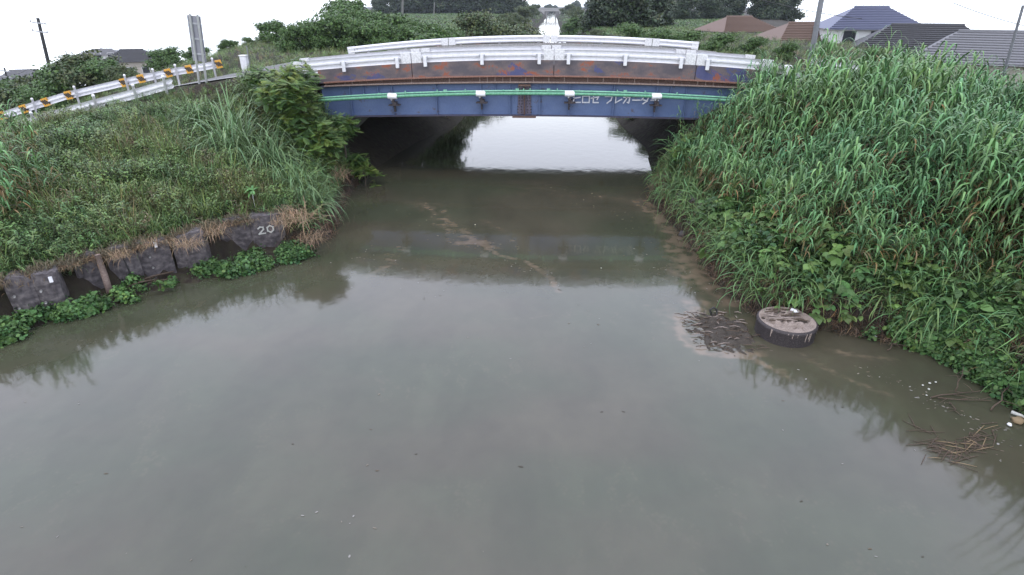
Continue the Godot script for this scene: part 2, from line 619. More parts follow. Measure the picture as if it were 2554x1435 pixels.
func stroke_text(glyphs: Array, scale: float, gap: float, wide: float) -> ArrayMesh:
	# glyphs: arrays of polylines in a 1 x 1 cell, drawn as flat ribbons with a little thickness
	var st := st_new()
	var x := 0.0
	for g in glyphs:
		for line in g:
			for i in line.size() - 1:
				var a: Vector2 = line[i]
				var b: Vector2 = line[i + 1]
				var d := (b - a)
				var c := (a + b) * 0.5
				box(st, Vector3(x + c.x * scale, c.y * scale, 0.002 * (i % 2)), Vector3(d.length() * scale + wide, wide, 0.006), Basis(Vector3.BACK, d.angle()))
		x += gap if g.size() else gap * 0.55
	return done(st)

func build_bridge() -> void:
	var root := thing("girder_bridge", "blue steel plate girder road bridge with rusty deck edge across the river", "bridge", Vector3.ZERO)
	# deck edge panels, 5 m each
	var edges := [-8.3, -4.87, 0.15, 5.03, 8.2]
	for i in 4:
		put("deck_panel", plate(edges[i] + 0.012, edges[i + 1] - 0.012, -20.97, 0.25, 3.70, 0.0048, 4.20, 0.0055), M.deck_steel, root)
		put("deck_panel", plate(edges[i] + 0.012, edges[i + 1] - 0.012, -31.0, 0.25, 3.70, 0.0048, 4.20, 0.0055), M.deck_steel, root)
	# deck slab and asphalt
	var a := []
	var b := []
	for i in 25:
		var x := lerpf(-8.45, 8.45, i / 24.0)
		a.append(Vector3(x, arch(x, 4.02, 0.0052), -21.23))
		b.append(Vector3(x, arch(x, 4.02, 0.0052), -31.0))
	put("road_surface", strip(a, b), M.asphalt, root)
	put("deck_slab", plate(-8.3, 8.2, -21.25, 9.72, 3.66, 0.0042, 3.95, 0.0052, 16), M.concrete, root)
	# rusty edge channel: top lip, web, ribs, bottom lip
	var lip := [Vector2(0.0, -0.022), Vector2(0.13, -0.022), Vector2(0.13, 0.022), Vector2(0.0, 0.022)]
	put("channel_lip", sweep(arch_pts(-8.1, 8.05, -21.0, 3.68, 0.0042, 20), lip, 1.0), M.rust_lip, root)
	put("channel_web", plate(-8.1, 8.05, -21.03, 0.03, 3.47, 0.0028, 3.66, 0.0042, 16), M.rust, root)
	put("channel_lip", sweep(arch_pts(-8.1, 8.05, -21.0, 3.475, 0.0028, 20), lip, 1.0), M.rust_pale, root)
	var rib := box_mesh(Vector3.ZERO, Vector3(0.035, 0.155, 0.06))
	rng.seed = 8
	for i in 58:
		var x := -7.9 + i * 0.272
		var r := put("rib", rib, M.rust_pale if rng.randf() < 0.3 else M.rust, root)
		r.position = Vector3(x, arch(x, 3.577, 0.0035), -20.995)
	# girders near and far
	for z in [-21.12, -24.4, -27.7, -30.9]:
		var gz: float = z
		var near: bool = gz > -22
		var w := put("girder_web", plate(-8.3, 8.2, gz, 0.03, 2.33, 0.002, 3.45, 0.0028, 24), M.blue, root)
		w.set_meta("label", "blue painted outer girder web" if near else "blue painted inner girder web")
		put("top_flange", sweep(arch_pts(-8.3, 8.2, gz + 0.16, 3.435, 0.0028, 16), [Vector2(0, -0.018), Vector2(-0.32, -0.018), Vector2(-0.32, 0.018), Vector2(0, 0.018)], 1.0), M.blue_dark, root)
		put("bottom_flange", sweep(arch_pts(-8.3, 8.2, gz + 0.15, 2.32, 0.002, 16), [Vector2(0, -0.02), Vector2(-0.30, -0.02), Vector2(-0.30, 0.02), Vector2(0, 0.02)], 1.0), M.blue_dark, root)
	for px in [873, 978, 1088, 1199, 1272, 1347, 1421, 1532, 1639, 1712]:
		var x := at_z(px, 235, -21.0).x
		var s := put("stiffener", plate(x - 0.012, x + 0.012, -20.99, 0.12, 2.345, 0.002, 3.415, 0.0028, 1), M.blue, root)
		s.set_meta("label", "blue upright stiffener plate")
	for px in [905, 941, 1235, 1383, 1675]:
		var x := at_z(px, 215, -21.0).x
		put("short_stiffener", plate(x - 0.012, x + 0.012, -20.99, 0.12, 3.12, 0.0028, 3.415, 0.0028, 1), M.blue, root)
	# bolted splice in the middle
	var sx := at_z(1308, 250, -21.0).x
	for s in [-1, 1]:
		put("splice_plate", box_mesh(Vector3(sx + s * 0.13, 2.86, -21.1), Vector3(0.22, 1.0, 0.03)), M.splice, root)
	put("base_plate", box_mesh(Vector3(sx, 2.29, -20.99), Vector3(0.85, 0.05, 0.34)), M.rust, root)
	put("splice_cap", box_mesh(Vector3(sx, 3.37, -21.0), Vector3(0.42, 0.06, 0.24)), M.rust, root)
	put("splice_rib", box_mesh(Vector3(sx, 2.85, -21.05), Vector3(0.035, 1.0, 0.13)), M.rust, root)
	var bolt := CylinderMesh.new()
	bolt.top_radius = 0.022
	bolt.bottom_radius = 0.026
	bolt.height = 0.05
	bolt.radial_segments = 6
	bolt.rings = 1
	for r in 10:
		for c in [-0.19, -0.09, 0.09, 0.19]:
			var q := put("bolt", bolt, M.dark_steel, root)
			q.position = Vector3(sx + c * (1.0 if r > 2 else 1.25), 2.42 + r * 0.1, -21.07)
			q.rotation.x = PI / 2
	# painted name on the web
	var hi := [[Vector2(0.12, 0.95), Vector2(0.12, 0.1), Vector2(0.9, 0.1)], [Vector2(0.12, 0.55), Vector2(0.85, 0.68)]]
	var ro := [[Vector2(0.1, 0.85), Vector2(0.9, 0.85), Vector2(0.9, 0.1), Vector2(0.1, 0.1), Vector2(0.1, 0.85)]]
	var se := [[Vector2(0.3, 0.95), Vector2(0.3, 0.1), Vector2(0.9, 0.1)], [Vector2(0.05, 0.6), Vector2(0.9, 0.75), Vector2(0.75, 0.45)]]
	var pu := [[Vector2(0.05, 0.82), Vector2(0.85, 0.82), Vector2(0.75, 0.4), Vector2(0.3, 0.05)], [Vector2(0.85, 0.98), Vector2(0.98, 0.98), Vector2(0.98, 0.86), Vector2(0.86, 0.86), Vector2(0.85, 0.98)]]
	var re := [[Vector2(0.2, 0.92), Vector2(0.2, 0.1), Vector2(0.9, 0.5)]]
	var ga := [[Vector2(0.08, 0.72), Vector2(0.78, 0.72), Vector2(0.7, 0.1), Vector2(0.52, 0.16)], [Vector2(0.42, 0.95), Vector2(0.36, 0.5), Vector2(0.08, 0.08)], [Vector2(0.82, 0.98), Vector2(0.9, 0.85)], [Vector2(0.94, 1.0), Vector2(1.02, 0.88)]]
	var bar := [[Vector2(0.08, 0.42), Vector2(0.92, 0.42)]]
	var da := [[Vector2(0.4, 0.95), Vector2(0.05, 0.45)], [Vector2(0.33, 0.8), Vector2(0.85, 0.8), Vector2(0.65, 0.3), Vector2(0.25, 0.02)], [Vector2(0.3, 0.45), Vector2(0.7, 0.32)], [Vector2(0.86, 1.0), Vector2(0.93, 0.88)], [Vector2(0.97, 1.0), Vector2(1.04, 0.9)]]
	var lx := 0.86
	for glyph in [hi, ro, se, [], pu, re, ga, bar, da, bar]:
		if glyph.size():
			var t := put("letter", stroke_text([glyph], 0.3, 0.322, 0.042), M.letter_white, root)
			t.position = Vector3(lx, 2.755, -21.083)
			t.set_meta("label", "white painted katakana letter")
		lx += 0.322 if glyph.size() else 0.177
	# abutments under the bridge ends
	for s in [-1, 1]:
		var x: float = -8.35 if s < 0 else 8.25
		put("abutment", box_mesh(Vector3(x + s * 0.45, 1.2, -26.05), Vector3(1.2, 2.2, 10.6)), M.concrete, root)
		put("wing_wall", box_mesh(Vector3(x + s * 0.7, 2.9, -21.12), Vector3(1.0, 1.4, 0.35)), M.concrete, root)
	# rails
	var posts := []
	for px in [855, 990, 1060, 1202, 1345, 1418, 1560, 1700, 1767]:
		posts.append(at_z(px, 150, -20.9).x)
	bridge_rail("white guardrail bolted outside the rusty deck edge, its posts towards the green pipe", -21.0, -9.2, 7.55, 4.37, [-4.87, 0.15, 5.0], posts, 4.07, -1.0, -20.9)
	bridge_rail("white guardrail between the road and the outer guardrail of the bridge", -22.75, -9.6, 7.5, 4.39, [-4.9, 0.05, 5.0], [-9.0, -7.0, -5.4, -4.4, -2.4, -0.4, 0.6, 2.6, 4.5, 5.5, 7.0], 3.9, -1.0, -22.63)
	bridge_rail("white guardrail along the upstream side of the bridge", -31.1, -10.5, 7.4, 4.40, [-5.2, 0.0, 5.1], [-9.5, -7.5, -5.8, -4.6, -2.6, -0.6, 0.6, 2.6, 4.6, 5.6, 7.0], 3.9, 1.0, -31.25)
	for s in [-1, 1]:
		put("kerb", sweep(arch_pts(-8.4, 8.3, -22.75 if s > 0 else -30.95, 4.11, 0.0052, 16), [Vector2(-0.1, -0.08), Vector2(0.1, -0.08), Vector2(0.1, 0.08), Vector2(-0.1, 0.08)], 1.0), M.concrete, root)

	# water main slung on the girder
	var pipe := thing("water_pipe", "green pipe with white joint wraps hung on the blue girder", "pipe")
	put("pipe", tube_mesh(arch_pts(-8.6, 6.6, -20.72, 3.12, 0.0045, 24), _same(0.052, 25), 12), M.pipe_green, pipe)
	put("conduit", tube_mesh(arch_pts(-8.6, 6.6, -20.84, 3.20, 0.0045, 24), _same(0.03, 25), 8), M.pipe_green_pale, pipe)
	var k := 0
	for px in [978, 1199, 1421, 1639]:
		var x := at_z(px, 235, -20.72).x
		var y := arch(x, 3.12, 0.0045)
		var wrap := put("joint_wrap", tube_mesh([Vector3(x - 0.17, y, -20.72), Vector3(x - 0.16, y, -20.72), Vector3(x + 0.16, y, -20.72), Vector3(x + 0.17, y, -20.72)], [0.07, 0.088, 0.088, 0.07], 12), M.white_wrap, pipe)
		wrap.set_meta("label", "white wrapped pipe joint")
		put("wrap_lid", box_mesh(Vector3(x - 0.02, y + 0.075, -20.78), Vector3(0.3, 0.06, 0.16)), M.white_wrap, pipe)
		var st := st_new()
		box(st, Vector3(x, y - 0.14, -20.76), Vector3(0.1, 0.15, 0.1))
		box(st, Vector3(x + 0.04, y - 0.25, -20.86), Vector3(0.14, 0.1, 0.24))
		box(st, Vector3(x + 0.02, y - 0.31, -20.86), Vector3(0.4, 0.035, 0.26))
		box(st, Vector3(x, y - 0.44, -20.94), Vector3(0.05, 0.24, 0.13))
		put("bracket", done(st), M.dark_steel, pipe)
		put("clamp", tube_mesh([Vector3(x - 0.05, y - 0.085, -20.72), Vector3(x - 0.02, y - 0.13, -20.7)], [0.045, 0.035], 8), M.galv, pipe)
		k += 1
	for px in [905, 945, 1010, 1090, 1110, 1160, 1255, 1290, 1306, 1322, 1368, 1390, 1445, 1475, 1540, 1560, 1595, 1610, 1690]:
		var x := at_z(px, 226, -20.78).x
		var h := 0.05 if px % 2 else 0.09
		put("saddle_clip", box_mesh(Vector3(x, arch(x, 3.2, 0.0045) + h * 0.4, -20.8), Vector3(0.035 + (0.08 if px % 3 == 0 else 0.0), h, 0.08)), M.pipe_green_pale, pipe)

func _same(v: float, n: int) -> Array:
	var a := []
	a.resize(n)
	a.fill(v)
	return a

# ------------------------------------------------------------------ roadside
func roadside_rail(label: String, pts: Array, wraps: Array, posts: Array, face: float, group: String) -> void:
	var g := thing("guardrail", label, "guardrail", Vector3.ZERO, 0, group)
	for i in pts.size() - 1:
		put("beam", sweep([pts[i] + (pts[i + 1] - pts[i]) * 0.004, pts[i + 1]], w_profile(), face), M.white, g)
	for t in wraps:
		var i := int(t)
		var p: Vector3 = pts[i].lerp(pts[mini(i + 1, pts.size() - 1)], t - i)
		var d: Vector3 = (pts[mini(i + 1, pts.size() - 1)] - pts[mini(i, pts.size() - 2)]).normalized()
		var b := Basis(d, Vector3.UP, d.cross(Vector3.UP)).orthonormalized()
		var w := put("reflective_wrap", box_mesh(Vector3.ZERO, Vector3(0.28, 0.37, 0.12)), M.orange, g)
		w.transform = Transform3D(b, p + d.cross(Vector3.UP).normalized() * face * 0.05)
		for s in [-1, 0, 1]:
			var c := put("stripe", box_mesh(Vector3.ZERO, Vector3(0.06, 0.25, 0.135), Basis(Vector3.BACK, 0.6)), M.black, w)
			c.position = Vector3(s * 0.085, 0, 0)
	for t in posts:
		var i := int(t)
		var p: Vector3 = pts[i].lerp(pts[mini(i + 1, pts.size() - 1)], t - i)
		var low := minf(gh(p.x, p.z), p.y - 0.4) - 0.2
		var q := put("post", tube_mesh([Vector3(0, low - p.y, 0), Vector3(0, 0.24, 0)], [0.048, 0.048], 10), M.white, g)
		q.position = p - Vector3(0, 0, 0.08 * face)
		var capm := SphereMesh.new()
		capm.radius = 0.058
		capm.height = 0.12
		capm.radial_segments = 10
		capm.rings = 5
		put("cap", capm, M.white, q).position = Vector3(0, 0.29, 0)

func house(label: String, at: Vector3, turn: float, w: float, d: float, h: float, roof_h: float, wall: Material, roof: Material, storeys: int) -> void:
	var g := thing("house", label, "house", at, turn)
	put("wall", box_mesh(Vector3(0, h / 2 - 3, 0), Vector3(w, h + 6, d)), wall, g)
	var st := st_new()
	st.set_smooth_group(-1)
	var e := 0.5
	var a := Vector3(-w / 2 - e, h - 0.1, -d / 2 - e)
	var b := Vector3(w / 2 + e, h - 0.1, -d / 2 - e)
	var c := Vector3(w / 2 + e, h - 0.1, d / 2 + e)
	var f := Vector3(-w / 2 - e, h - 0.1, d / 2 + e)
	var r0 := Vector3(-w / 2 + d * 0.3, h + roof_h, 0)
	var r1 := Vector3(w / 2 - d * 0.3, h + roof_h, 0)
	quad(st, f, c, r1, r0); quad(st, b, a, r0, r1)
	for tri in [[a, f, r0], [c, b, r1]]:
		for v in tri:
			st.add_vertex(v)
	quad(st, a, b, c, f)
	var rf := put("roof", done(st), roof, g)
	put("ridge", tube_mesh([r0, r1], [0.14, 0.14], 6), roof, rf)
	for i in 13:
		var t := (i + 0.5) / 13.0
		var ra := f.lerp(r0, t) + Vector3(0.05, 0.02, 0.02)
		var rb := c.lerp(r1, t) + Vector3(-0.05, 0.02, 0.02)
		put("tile_row", tube_mesh([ra, rb], [0.06, 0.06], 5), roof, rf)
	for s in storeys:
		for i in 3:
			var x := (i - 1) * w * 0.3
			var y := 1.5 + s * 2.8
			var win := put("window", box_mesh(Vector3(x, y, d / 2 + 0.02), Vector3(w * 0.16, 1.1, 0.08)), M.white_worn, g)
			put("pane", box_mesh(Vector3(x, y, d / 2 + 0.05), Vector3(w * 0.14, 0.95, 0.06)), M.glass_dark, win)

func utility_pole(label: String, at: Vector3, h: float, r: float, arms: bool, material: Material) -> Node3D:
	var g := thing("utility_pole", label, "pole", at)
	put("pole", tube_mesh([Vector3(0, -0.5, 0), Vector3(0, h, 0)], [r, r * 0.72], 12), material, g)
	g.rotation.z = clampf(at.x * 0.003, -0.12, 0.12)
	if arms:
		for k in 2:
			put("crossarm", box_mesh(Vector3(0, h - 0.4 - k * 0.7, 0.1), Vector3(1.5, 0.09, 0.09)), M.galv, g)
			for s in [-0.65, 0.65]:
				put("insulator", tube_mesh([Vector3(s, h - 0.36 - k * 0.7, 0.1), Vector3(s, h - 0.2 - k * 0.7, 0.1)], [0.05, 0.035], 8), M.white_worn, g)
	return g

func wire(label: String, a: Vector3, b: Vector3, sag: float) -> void:
	var pts := []
	for i in 17:
		var t := i / 16.0
		pts.append(a.lerp(b, t) - Vector3(0, sag * 4.0 * t * (1.0 - t), 0))
	tag(put("power_line", tube_mesh(pts, _same(0.018, 17), 5), M.black), label, "wire", "overhead wires")

func build_roadside() -> void:
	var far_pts := []
	for p in [[-330, 405, -24.2], [-150, 340, -25.2], [0, 290, -26], [160, 240, -26.6], [320, 203, -27.3], [430, 180, -28.2], [545, 160, -29.2]]:
		far_pts.append(at_z(p[0], p[1], p[2]))
	roadside_rail("white guardrail with orange and black wraps on the far side of the descending road", far_pts, [2.02, 2.36, 2.7, 3.06, 3.92, 4.28, 4.9, 5.35, 6.0], [1.0, 1.6, 2.55, 3.2, 3.98, 4.6, 5.1, 5.9], -1.0, "guardrails along the road")
	var near_pts := []
	for p in [[-250, 412], [-120, 366], [0, 327], [110, 294], [240, 259], [340, 233], [428, 208]]:
		near_pts.append(at_z(p[0], p[1], -20.7))
	roadside_rail("white guardrail half sunk in weeds on the river side of the descending road", near_pts, [], [1.0, 1.7, 2.8, 4.02, 5.0, 5.85], -1.0, "guardrails along the road")
	# right hand rail above the reeds
	var r := []
	for p in [[2020, 152, -29.5], [2140, 173, -29.0], [2280, 204, -28.4], [2440, 246, -27.6], [2700, 330, -26.5]]:
		r.append(at_z(p[0], p[1], p[2]))
	roadside_rail("white guardrail with orange wraps behind the tall reeds", r, [1.3, 2.2], [0.1, 0.8, 1.6, 2.5, 3.4], -1.0, "guardrails along the road")
	for px in [[2105, 192], [2218, 212]]:
		var p := at_z(px[0], px[1], -20.9)
		var g := thing("delineator_post", "white road marker post poking out of the tall reeds", "marker post", Vector3(p.x, gh(p.x, p.z), p.z), 0, "marker posts among the reeds")
		put("post", tube_mesh([Vector3(0, -0.1, 0), Vector3(0, p.y - gh(p.x, p.z) + 0.2, 0)], [0.045, 0.045], 10), M.white, g)
		put("cap", tube_mesh([Vector3(0, p.y - gh(p.x, p.z) + 0.2, 0), Vector3(0, p.y - gh(p.x, p.z) + 0.32, 0)], [0.075, 0.06], 10), M.white, g)
	# end terminal box at the right end of the bridge
	var e := at_z(1964, 176, -20.9)
	var eg := thing("rail_terminal", "white rounded guardrail end piece standing in the reeds at the bridge end", "guardrail end", Vector3(e.x, gh(e.x, e.z), e.z))
	put("shell", bevel_box(Vector3(0.27, 0.34, 0.3), 0.05), M.white, eg).position = Vector3(0, e.y - eg.position.y, 0)
	put("post", tube_mesh([Vector3(0, -0.2, 0), Vector3(0, e.y - eg.position.y - 0.17, 0)], [0.055, 0.055], 8), M.dark_steel, eg)
	put("stub_beam", sweep([Vector3(-0.75, e.y - eg.position.y + 0.12, -0.05), Vector3(-0.13, e.y - eg.position.y + 0.05, 0)], w_profile(), -1.0), M.concrete, eg)
	# traffic sign from behind
	var s0 := at_z(505, 205, -21.0)
	var sg := thing("traffic_sign", "grey back of a tall road sign on two white poles beside the descending road", "sign", Vector3(s0.x, gh(s0.x, s0.z), s0.z), 0.1)
	sg.rotation.z = -0.1
	for x in [-0.13, 0.13]:
		put("pole", tube_mesh([Vector3(x, -0.4, 0), Vector3(x, 2.3, 0)], [0.038, 0.038], 10), M.white, sg)
	put("panel", bevel_box(Vector3(0.46, 1.5, 0.03), 0.008), M.sign_back, sg).position = Vector3(-0.03, 1.5, -0.06)
	for y in [1.0, 1.5, 2.0]:
		put("brace", box_mesh(Vector3(-0.02, y, -0.03), Vector3(0.42, 0.05, 0.03)), M.galv, sg)
	# small cabinet
	var c := at_z(609, 152, -31.6)
	var cg := thing("utility_cabinet", "small white roadside cabinet beside the bridge end", "cabinet", Vector3(c.x, gh(c.x, c.z), c.z))
	var hgt := c.y - gh(c.x, c.z) + 0.25
	put("body", bevel_box(Vector3(0.34, hgt + 0.2, 0.3), 0.02), M.white, cg).position = Vector3(0, hgt / 2 - 0.1, 0)
	put("lid", bevel_box(Vector3(0.4, 0.05, 0.36), 0.015), M.white_worn, cg).position = Vector3(0, hgt + 0.02, 0)
	put("stand_pipe", tube_mesh([Vector3(0.28, -0.2, 0), Vector3(0.28, hgt + 0.5, 0)], [0.03, 0.03], 8), M.galv, cg)

func build_far() -> void:
	# far bridge up the river
	var g := thing("river_bridge", "low dark road bridge far up the straight river", "bridge", Vector3(0.4, 0, -380))
	put("deck", box_mesh(Vector3(0, 3.6, 0), Vector3(22, 1.0, 6)), M.concrete, g)
	put("railing", box_mesh(Vector3(0, 4.6, 2.9), Vector3(22, 0.7, 0.1)), M.concrete, g)
	for x in [-3.2, 2.4]:
		put("pier", box_mesh(Vector3(x, 1.2, 0), Vector3(0.7, 4.2, 4)), M.concrete, g)
	put("abutment", box_mesh(Vector3(-8, 1.6, 0), Vector3(7, 3.6, 6.4)), M.concrete, g)
	put("abutment", box_mesh(Vector3(8, 1.6, 0), Vector3(7, 3.6, 6.4)), M.concrete, g)
	# poles, wires
	var p1 := at_z(1003, 42, -150)
	utility_pole("pale concrete pole in front of the dark woods", Vector3(p1.x, gh(p1.x, -150), -150), 8.5, 0.3, true, M.concrete)
	var p2 := at_z(1082, 36, -230)
	utility_pole("short pale pole at the foot of the dark woods", Vector3(p2.x, gh(p2.x, -230), -230), 4.2, 0.25, false, M.concrete)
	var p3 := at_z(115, 182, -52)
	var l3 := Vector3(p3.x, gh(p3.x, -52), -52)
	utility_pole("dark utility pole standing behind the roadside bushes", l3, p3.y - l3.y + 4.6, 0.17, true, M.pole_dark)
	var p4 := at_z(5, 200, -75)
	var l4 := Vector3(p4.x, gh(p4.x, -75), -75)
	utility_pole("distant thin dark utility pole at the end of the overhead wires", l4, p4.y - l4.y + 1.6, 0.14, true, M.pole_dark)
	var p5 := at_z(2050, 30, -33.5)
	var l5 := Vector3(p5.x, gh(p5.x, -33.5), -33.5)
	utility_pole("thick grey concrete utility pole behind the reeds near the bridge", l5, p5.y - l5.y + 6.0, 0.15, true, M.pole_grey)
	var p6 := at_z(2530, 126, -40)
	var l6 := Vector3(p6.x, gh(p6.x, -40), -40)
	utility_pole("slim grey utility pole among the houses behind the reeds", l6, p6.y - l6.y + 2.55, 0.1, false, M.pole_grey)
	for t in [0.0, 0.9]:
		wire("thin dark overhead wire passing the utility pole behind the roadside bushes", l3 + Vector3(0, p3.y - l3.y + 1.3 + t, 0), l4 + Vector3(-2, p4.y - l4.y + 1.0 + t * 0.6, 0), 1.0)
		wire("thin dark overhead wire passing the utility pole behind the roadside bushes", l3 + Vector3(0, p3.y - l3.y + 1.3 + t, 0), at_z(300, 96 - t * 10, -50), 0.5)
	wire("thin wire from the thick grey pole towards the house roofs", at_z(1900, 0, -36), at_z(2150, 47, -42), 0.1)
	wire("faint wire high above the house roofs", at_z(2380, 8, -40), at_z(2600, 75, -40), 0.1)
	# houses on the lower ground
	var a := at_z(262, 150, -110)
	house("white two storey apartment house above the roadside bushes", Vector3(a.x, a.y - 3.4, -110), 0.35, 7, 6, 4.6, 0.7, M.wall_white, M.roof_grey, 2)
	a = at_z(322, 152, -105)
	house("low house with dark tiled roof beside the white apartment house", Vector3(a.x + 1.0, a.y - 2.8, -105), 0.35, 8, 7, 3.0, 1.7, M.wall_tan, M.roof_dark, 1)
	a = at_z(70, 205, -80)
	house("house with weathered grey roof half hidden by roadside bushes", Vector3(a.x, a.y - 2.4, -80), 0.5, 7, 6, 2.6, 1.4, M.wall_tan, M.roof_grey, 1)
	a = at_z(2165, 55, -58)
	house("tall house with slate blue roof behind the reeds", Vector3(a.x, a.y - 5.4, -58), -0.2, 7, 7, 5.0, 1.6, M.wall_white, M.roof_blue, 2)
	a = at_z(2010, 80, -62)
	house("cream house with brown roof next to the slate blue roof", Vector3(a.x, a.y - 4.2, -62), 0.1, 8, 7, 3.4, 1.6, M.wall_tan, M.roof_brown, 1)
	a = at_z(2300, 105, -50)
	house("grey house with dark roof behind the roadside guardrail", Vector3(a.x, a.y - 3.6, -50), -0.4, 9, 7, 3.2, 1.6, M.wall_grey, M.roof_dark, 1)
	a = at_z(2465, 125, -46)
	house("wide house with dull grey gable roof beside the slim pole", Vector3(a.x, a.y - 3.9, -46), -0.5, 9, 8, 3.3, 1.8, M.wall_tan, M.roof_grey, 1)
	a = at_z(1840, 70, -75)
	house("small pale house at the edge of the dark trees", Vector3(a.x, a.y - 3.2, -75), 0.3, 7, 6, 3.0, 1.4, M.wall_white, M.roof_brown, 1)

# ------------------------------------------------------------------ plants
func leaf(st: SurfaceTool, base: Vector3, dir: Vector3, length: float, width: float, droop: float, c: Color, segs := 4, tip := 0.0) -> void:
	# a tapering blade that bends towards the ground
	st.set_smooth_group(0)
	st.set_color(c)
	var p := base
	var d := dir.normalized()
	var side := d.cross(Vector3.UP)
	if side.length() < 0.05:
		side = Vector3(1, 0, 0)
	side = side.normalized()
	var prev_a := p - side * width * 0.3
	var prev_b := p + side * width * 0.3
	for i in segs:
		var t := float(i + 1) / segs
		d = (d + Vector3.DOWN * droop / segs * (0.15 + 1.7 * t * t)).normalized()
		p += d * length / segs
		var w := width * 0.5 * (sin(PI * minf(0.15 + t * 0.85, 1.0)) if t < 1.0 else tip)
		if i == segs - 1 and tip == 0.0:
			st.add_vertex(prev_a); st.add_vertex(prev_b); st.add_vertex(p)
		else:
			var a := p - side * w
			var b := p + side * w
			st.add_vertex(prev_a); st.add_vertex(prev_b); st.add_vertex(b)
			st.add_vertex(prev_a); st.add_vertex(b); st.add_vertex(a)
			prev_a = a
			prev_b = b

func around(el_lo: float, el_hi: float, az := -1.0) -> Vector3:
	var a := rng.randf() * TAU if az < 0 else az
	var e := rng.randf_range(el_lo, el_hi)
	return Vector3(cos(a) * cos(e), sin(e), sin(a) * cos(e))

func vary(c: Color, amt: float) -> Color:
	var k := 1.0 + rng.randfn(0, amt)
	k = clampf(k, 0.5, 1.6)
	return Color(c.r * k * (1.0 + rng.randfn(0, amt * 0.4)), c.g * k, c.b * k * (1.0 + rng.randfn(0, amt * 0.3)))

func reed_mesh(sd: int, tall: float, nleaf: int) -> ArrayMesh:
	rng.seed = sd
	var st := st_new()
	var green := Color(0.105, 0.205, 0.082)
	var lean := Vector3(rng.randfn(0, 0.07), 1, rng.randfn(0, 0.07))
	var top := lean * tall
	st.set_color(Color(0.10, 0.12, 0.05))
	tube(st, [Vector3(0, -0.1, 0), top * 0.5, top * 0.92], [0.010, 0.008, 0.004], 4, false)
	var az := rng.randf() * TAU
	for i in nleaf:
		var t := lerpf(0.3, 0.99, pow(float(i) / (nleaf - 1), 0.7))
		az += PI + rng.randfn(0, 0.6)
		var el := lerpf(0.7, 1.3, t) + rng.randfn(0, 0.1)
		var c := vary(green, 0.18)
		if t < 0.62 and rng.randf() < 0.5:
			c = vary(Color(0.17, 0.125, 0.062), 0.2)
		leaf(st, top * t, around(el, el, fposmod(az, TAU)), rng.randf_range(0.6, 1.0) * (1.0 if t < 0.9 else 0.75), rng.randf_range(0.03, 0.052), rng.randf_range(4.0, 7.5), c, 7)
	return done(st)

func grass_mesh(sd: int, n: int, lo: float, hi: float, width: float, droop: float, c0: Color, spread: float, el_lo := 0.7, az0 := -1.0, az1 := -1.0) -> ArrayMesh:
	rng.seed = sd
	var st := st_new()
	for i in n:
		var az := rng.randf() * TAU if az0 < -0.5 else rng.randf_range(az0, az1)
		leaf(st, Vector3(rng.randfn(0, spread), -0.05, rng.randfn(0, spread)), around(el_lo, 1.45, fposmod(az, TAU)), rng.randf_range(lo, hi), width * rng.randf_range(0.7, 1.3), droop * rng.randf_range(0.5, 1.4), vary(c0, 0.2), 7 if hi > 1.2 else 4)
	return done(st)

func weed_mesh(sd: int, tall: float, n: int, c0: Color, llen: float, lw: float) -> ArrayMesh:
	# an upright stem with leaves all round it
	rng.seed = sd
	var st := st_new()
	for s in 3:
		var top := Vector3(rng.randfn(0, 0.16), tall * rng.randf_range(0.7, 1.1), rng.randfn(0, 0.16))
		var b := Vector3(rng.randfn(0, 0.06), -0.05, rng.randfn(0, 0.06))
		st.set_color(Color(0.07, 0.06, 0.035))
		tube(st, [b, b.lerp(b + top, 0.6), b + top], [0.007, 0.006, 0.003], 3, false)
		for i in n:
			var t := rng.randf_range(0.15, 1.0)
			leaf(st, b + top * t, around(0.0, 0.9), llen * (1.15 - t * 0.5) * rng.randf_range(0.7, 1.2), lw, 0.9, vary(c0, 0.2), 2)
	return done(st)

func round_leaf(st: SurfaceTool, p: Vector3, n: Vector3, r: float, c: Color, lobes := 6) -> void:
	st.set_smooth_group(-1)
	st.set_color(c)
	var x := n.cross(Vector3(0.3, 0.1, 0.9)).normalized()
	var y := n.cross(x).normalized()
	var ring := []
	for k in lobes:
		var t := TAU * k / lobes
		ring.append(p + (x * cos(t) * 0.85 + y * sin(t)) * r - n * r * 0.18 * absf(cos(t)))
	for k in lobes:
		st.add_vertex(p); st.add_vertex(ring[k]); st.add_vertex(ring[(k + 1) % lobes])

func clump_mesh(sd: int, n: int, radius: float, leaf_r: float, c0: Color, lobes := 5) -> ArrayMesh:
	rng.seed = sd
	var st := st_new()
	for i in n:
		var p := Vector3(rng.randfn(0, 0.5), rng.randfn(0, 0.4), rng.randfn(0, 0.5)) * radius
		var nn := (p.normalized() * 0.7 + Vector3(rng.randfn(0, 0.5), 0.7 + rng.randfn(0, 0.4), rng.randfn(0, 0.5))).normalized()
		round_leaf(st, p, nn, leaf_r * rng.randf_range(0.6, 1.25), vary(c0, 0.22), lobes)
	return done(st)

func vine_mesh(sd: int, n: int, radius: float, size: float, c0: Color) -> ArrayMesh:
	# three-part leaves on short stalks
	rng.seed = sd
	var st := st_new()
	for i in n:
		var p := Vector3(rng.randfn(0, 0.55), rng.randfn(0, 0.45), rng.randfn(0, 0.55)) * radius
		var az := rng.randf() * TAU
		var el := rng.randf_range(-0.5, 0.5)
		var c := vary(c0, 0.22)
		var s := size * rng.randf_range(0.6, 1.2)
		for q in [-1.25, 0.0, 1.25]:
			leaf(st, p, around(el, el, fposmod(az + q, TAU)), s, s * 0.72, 0.9, vary(c, 0.06), 3)
	return done(st)

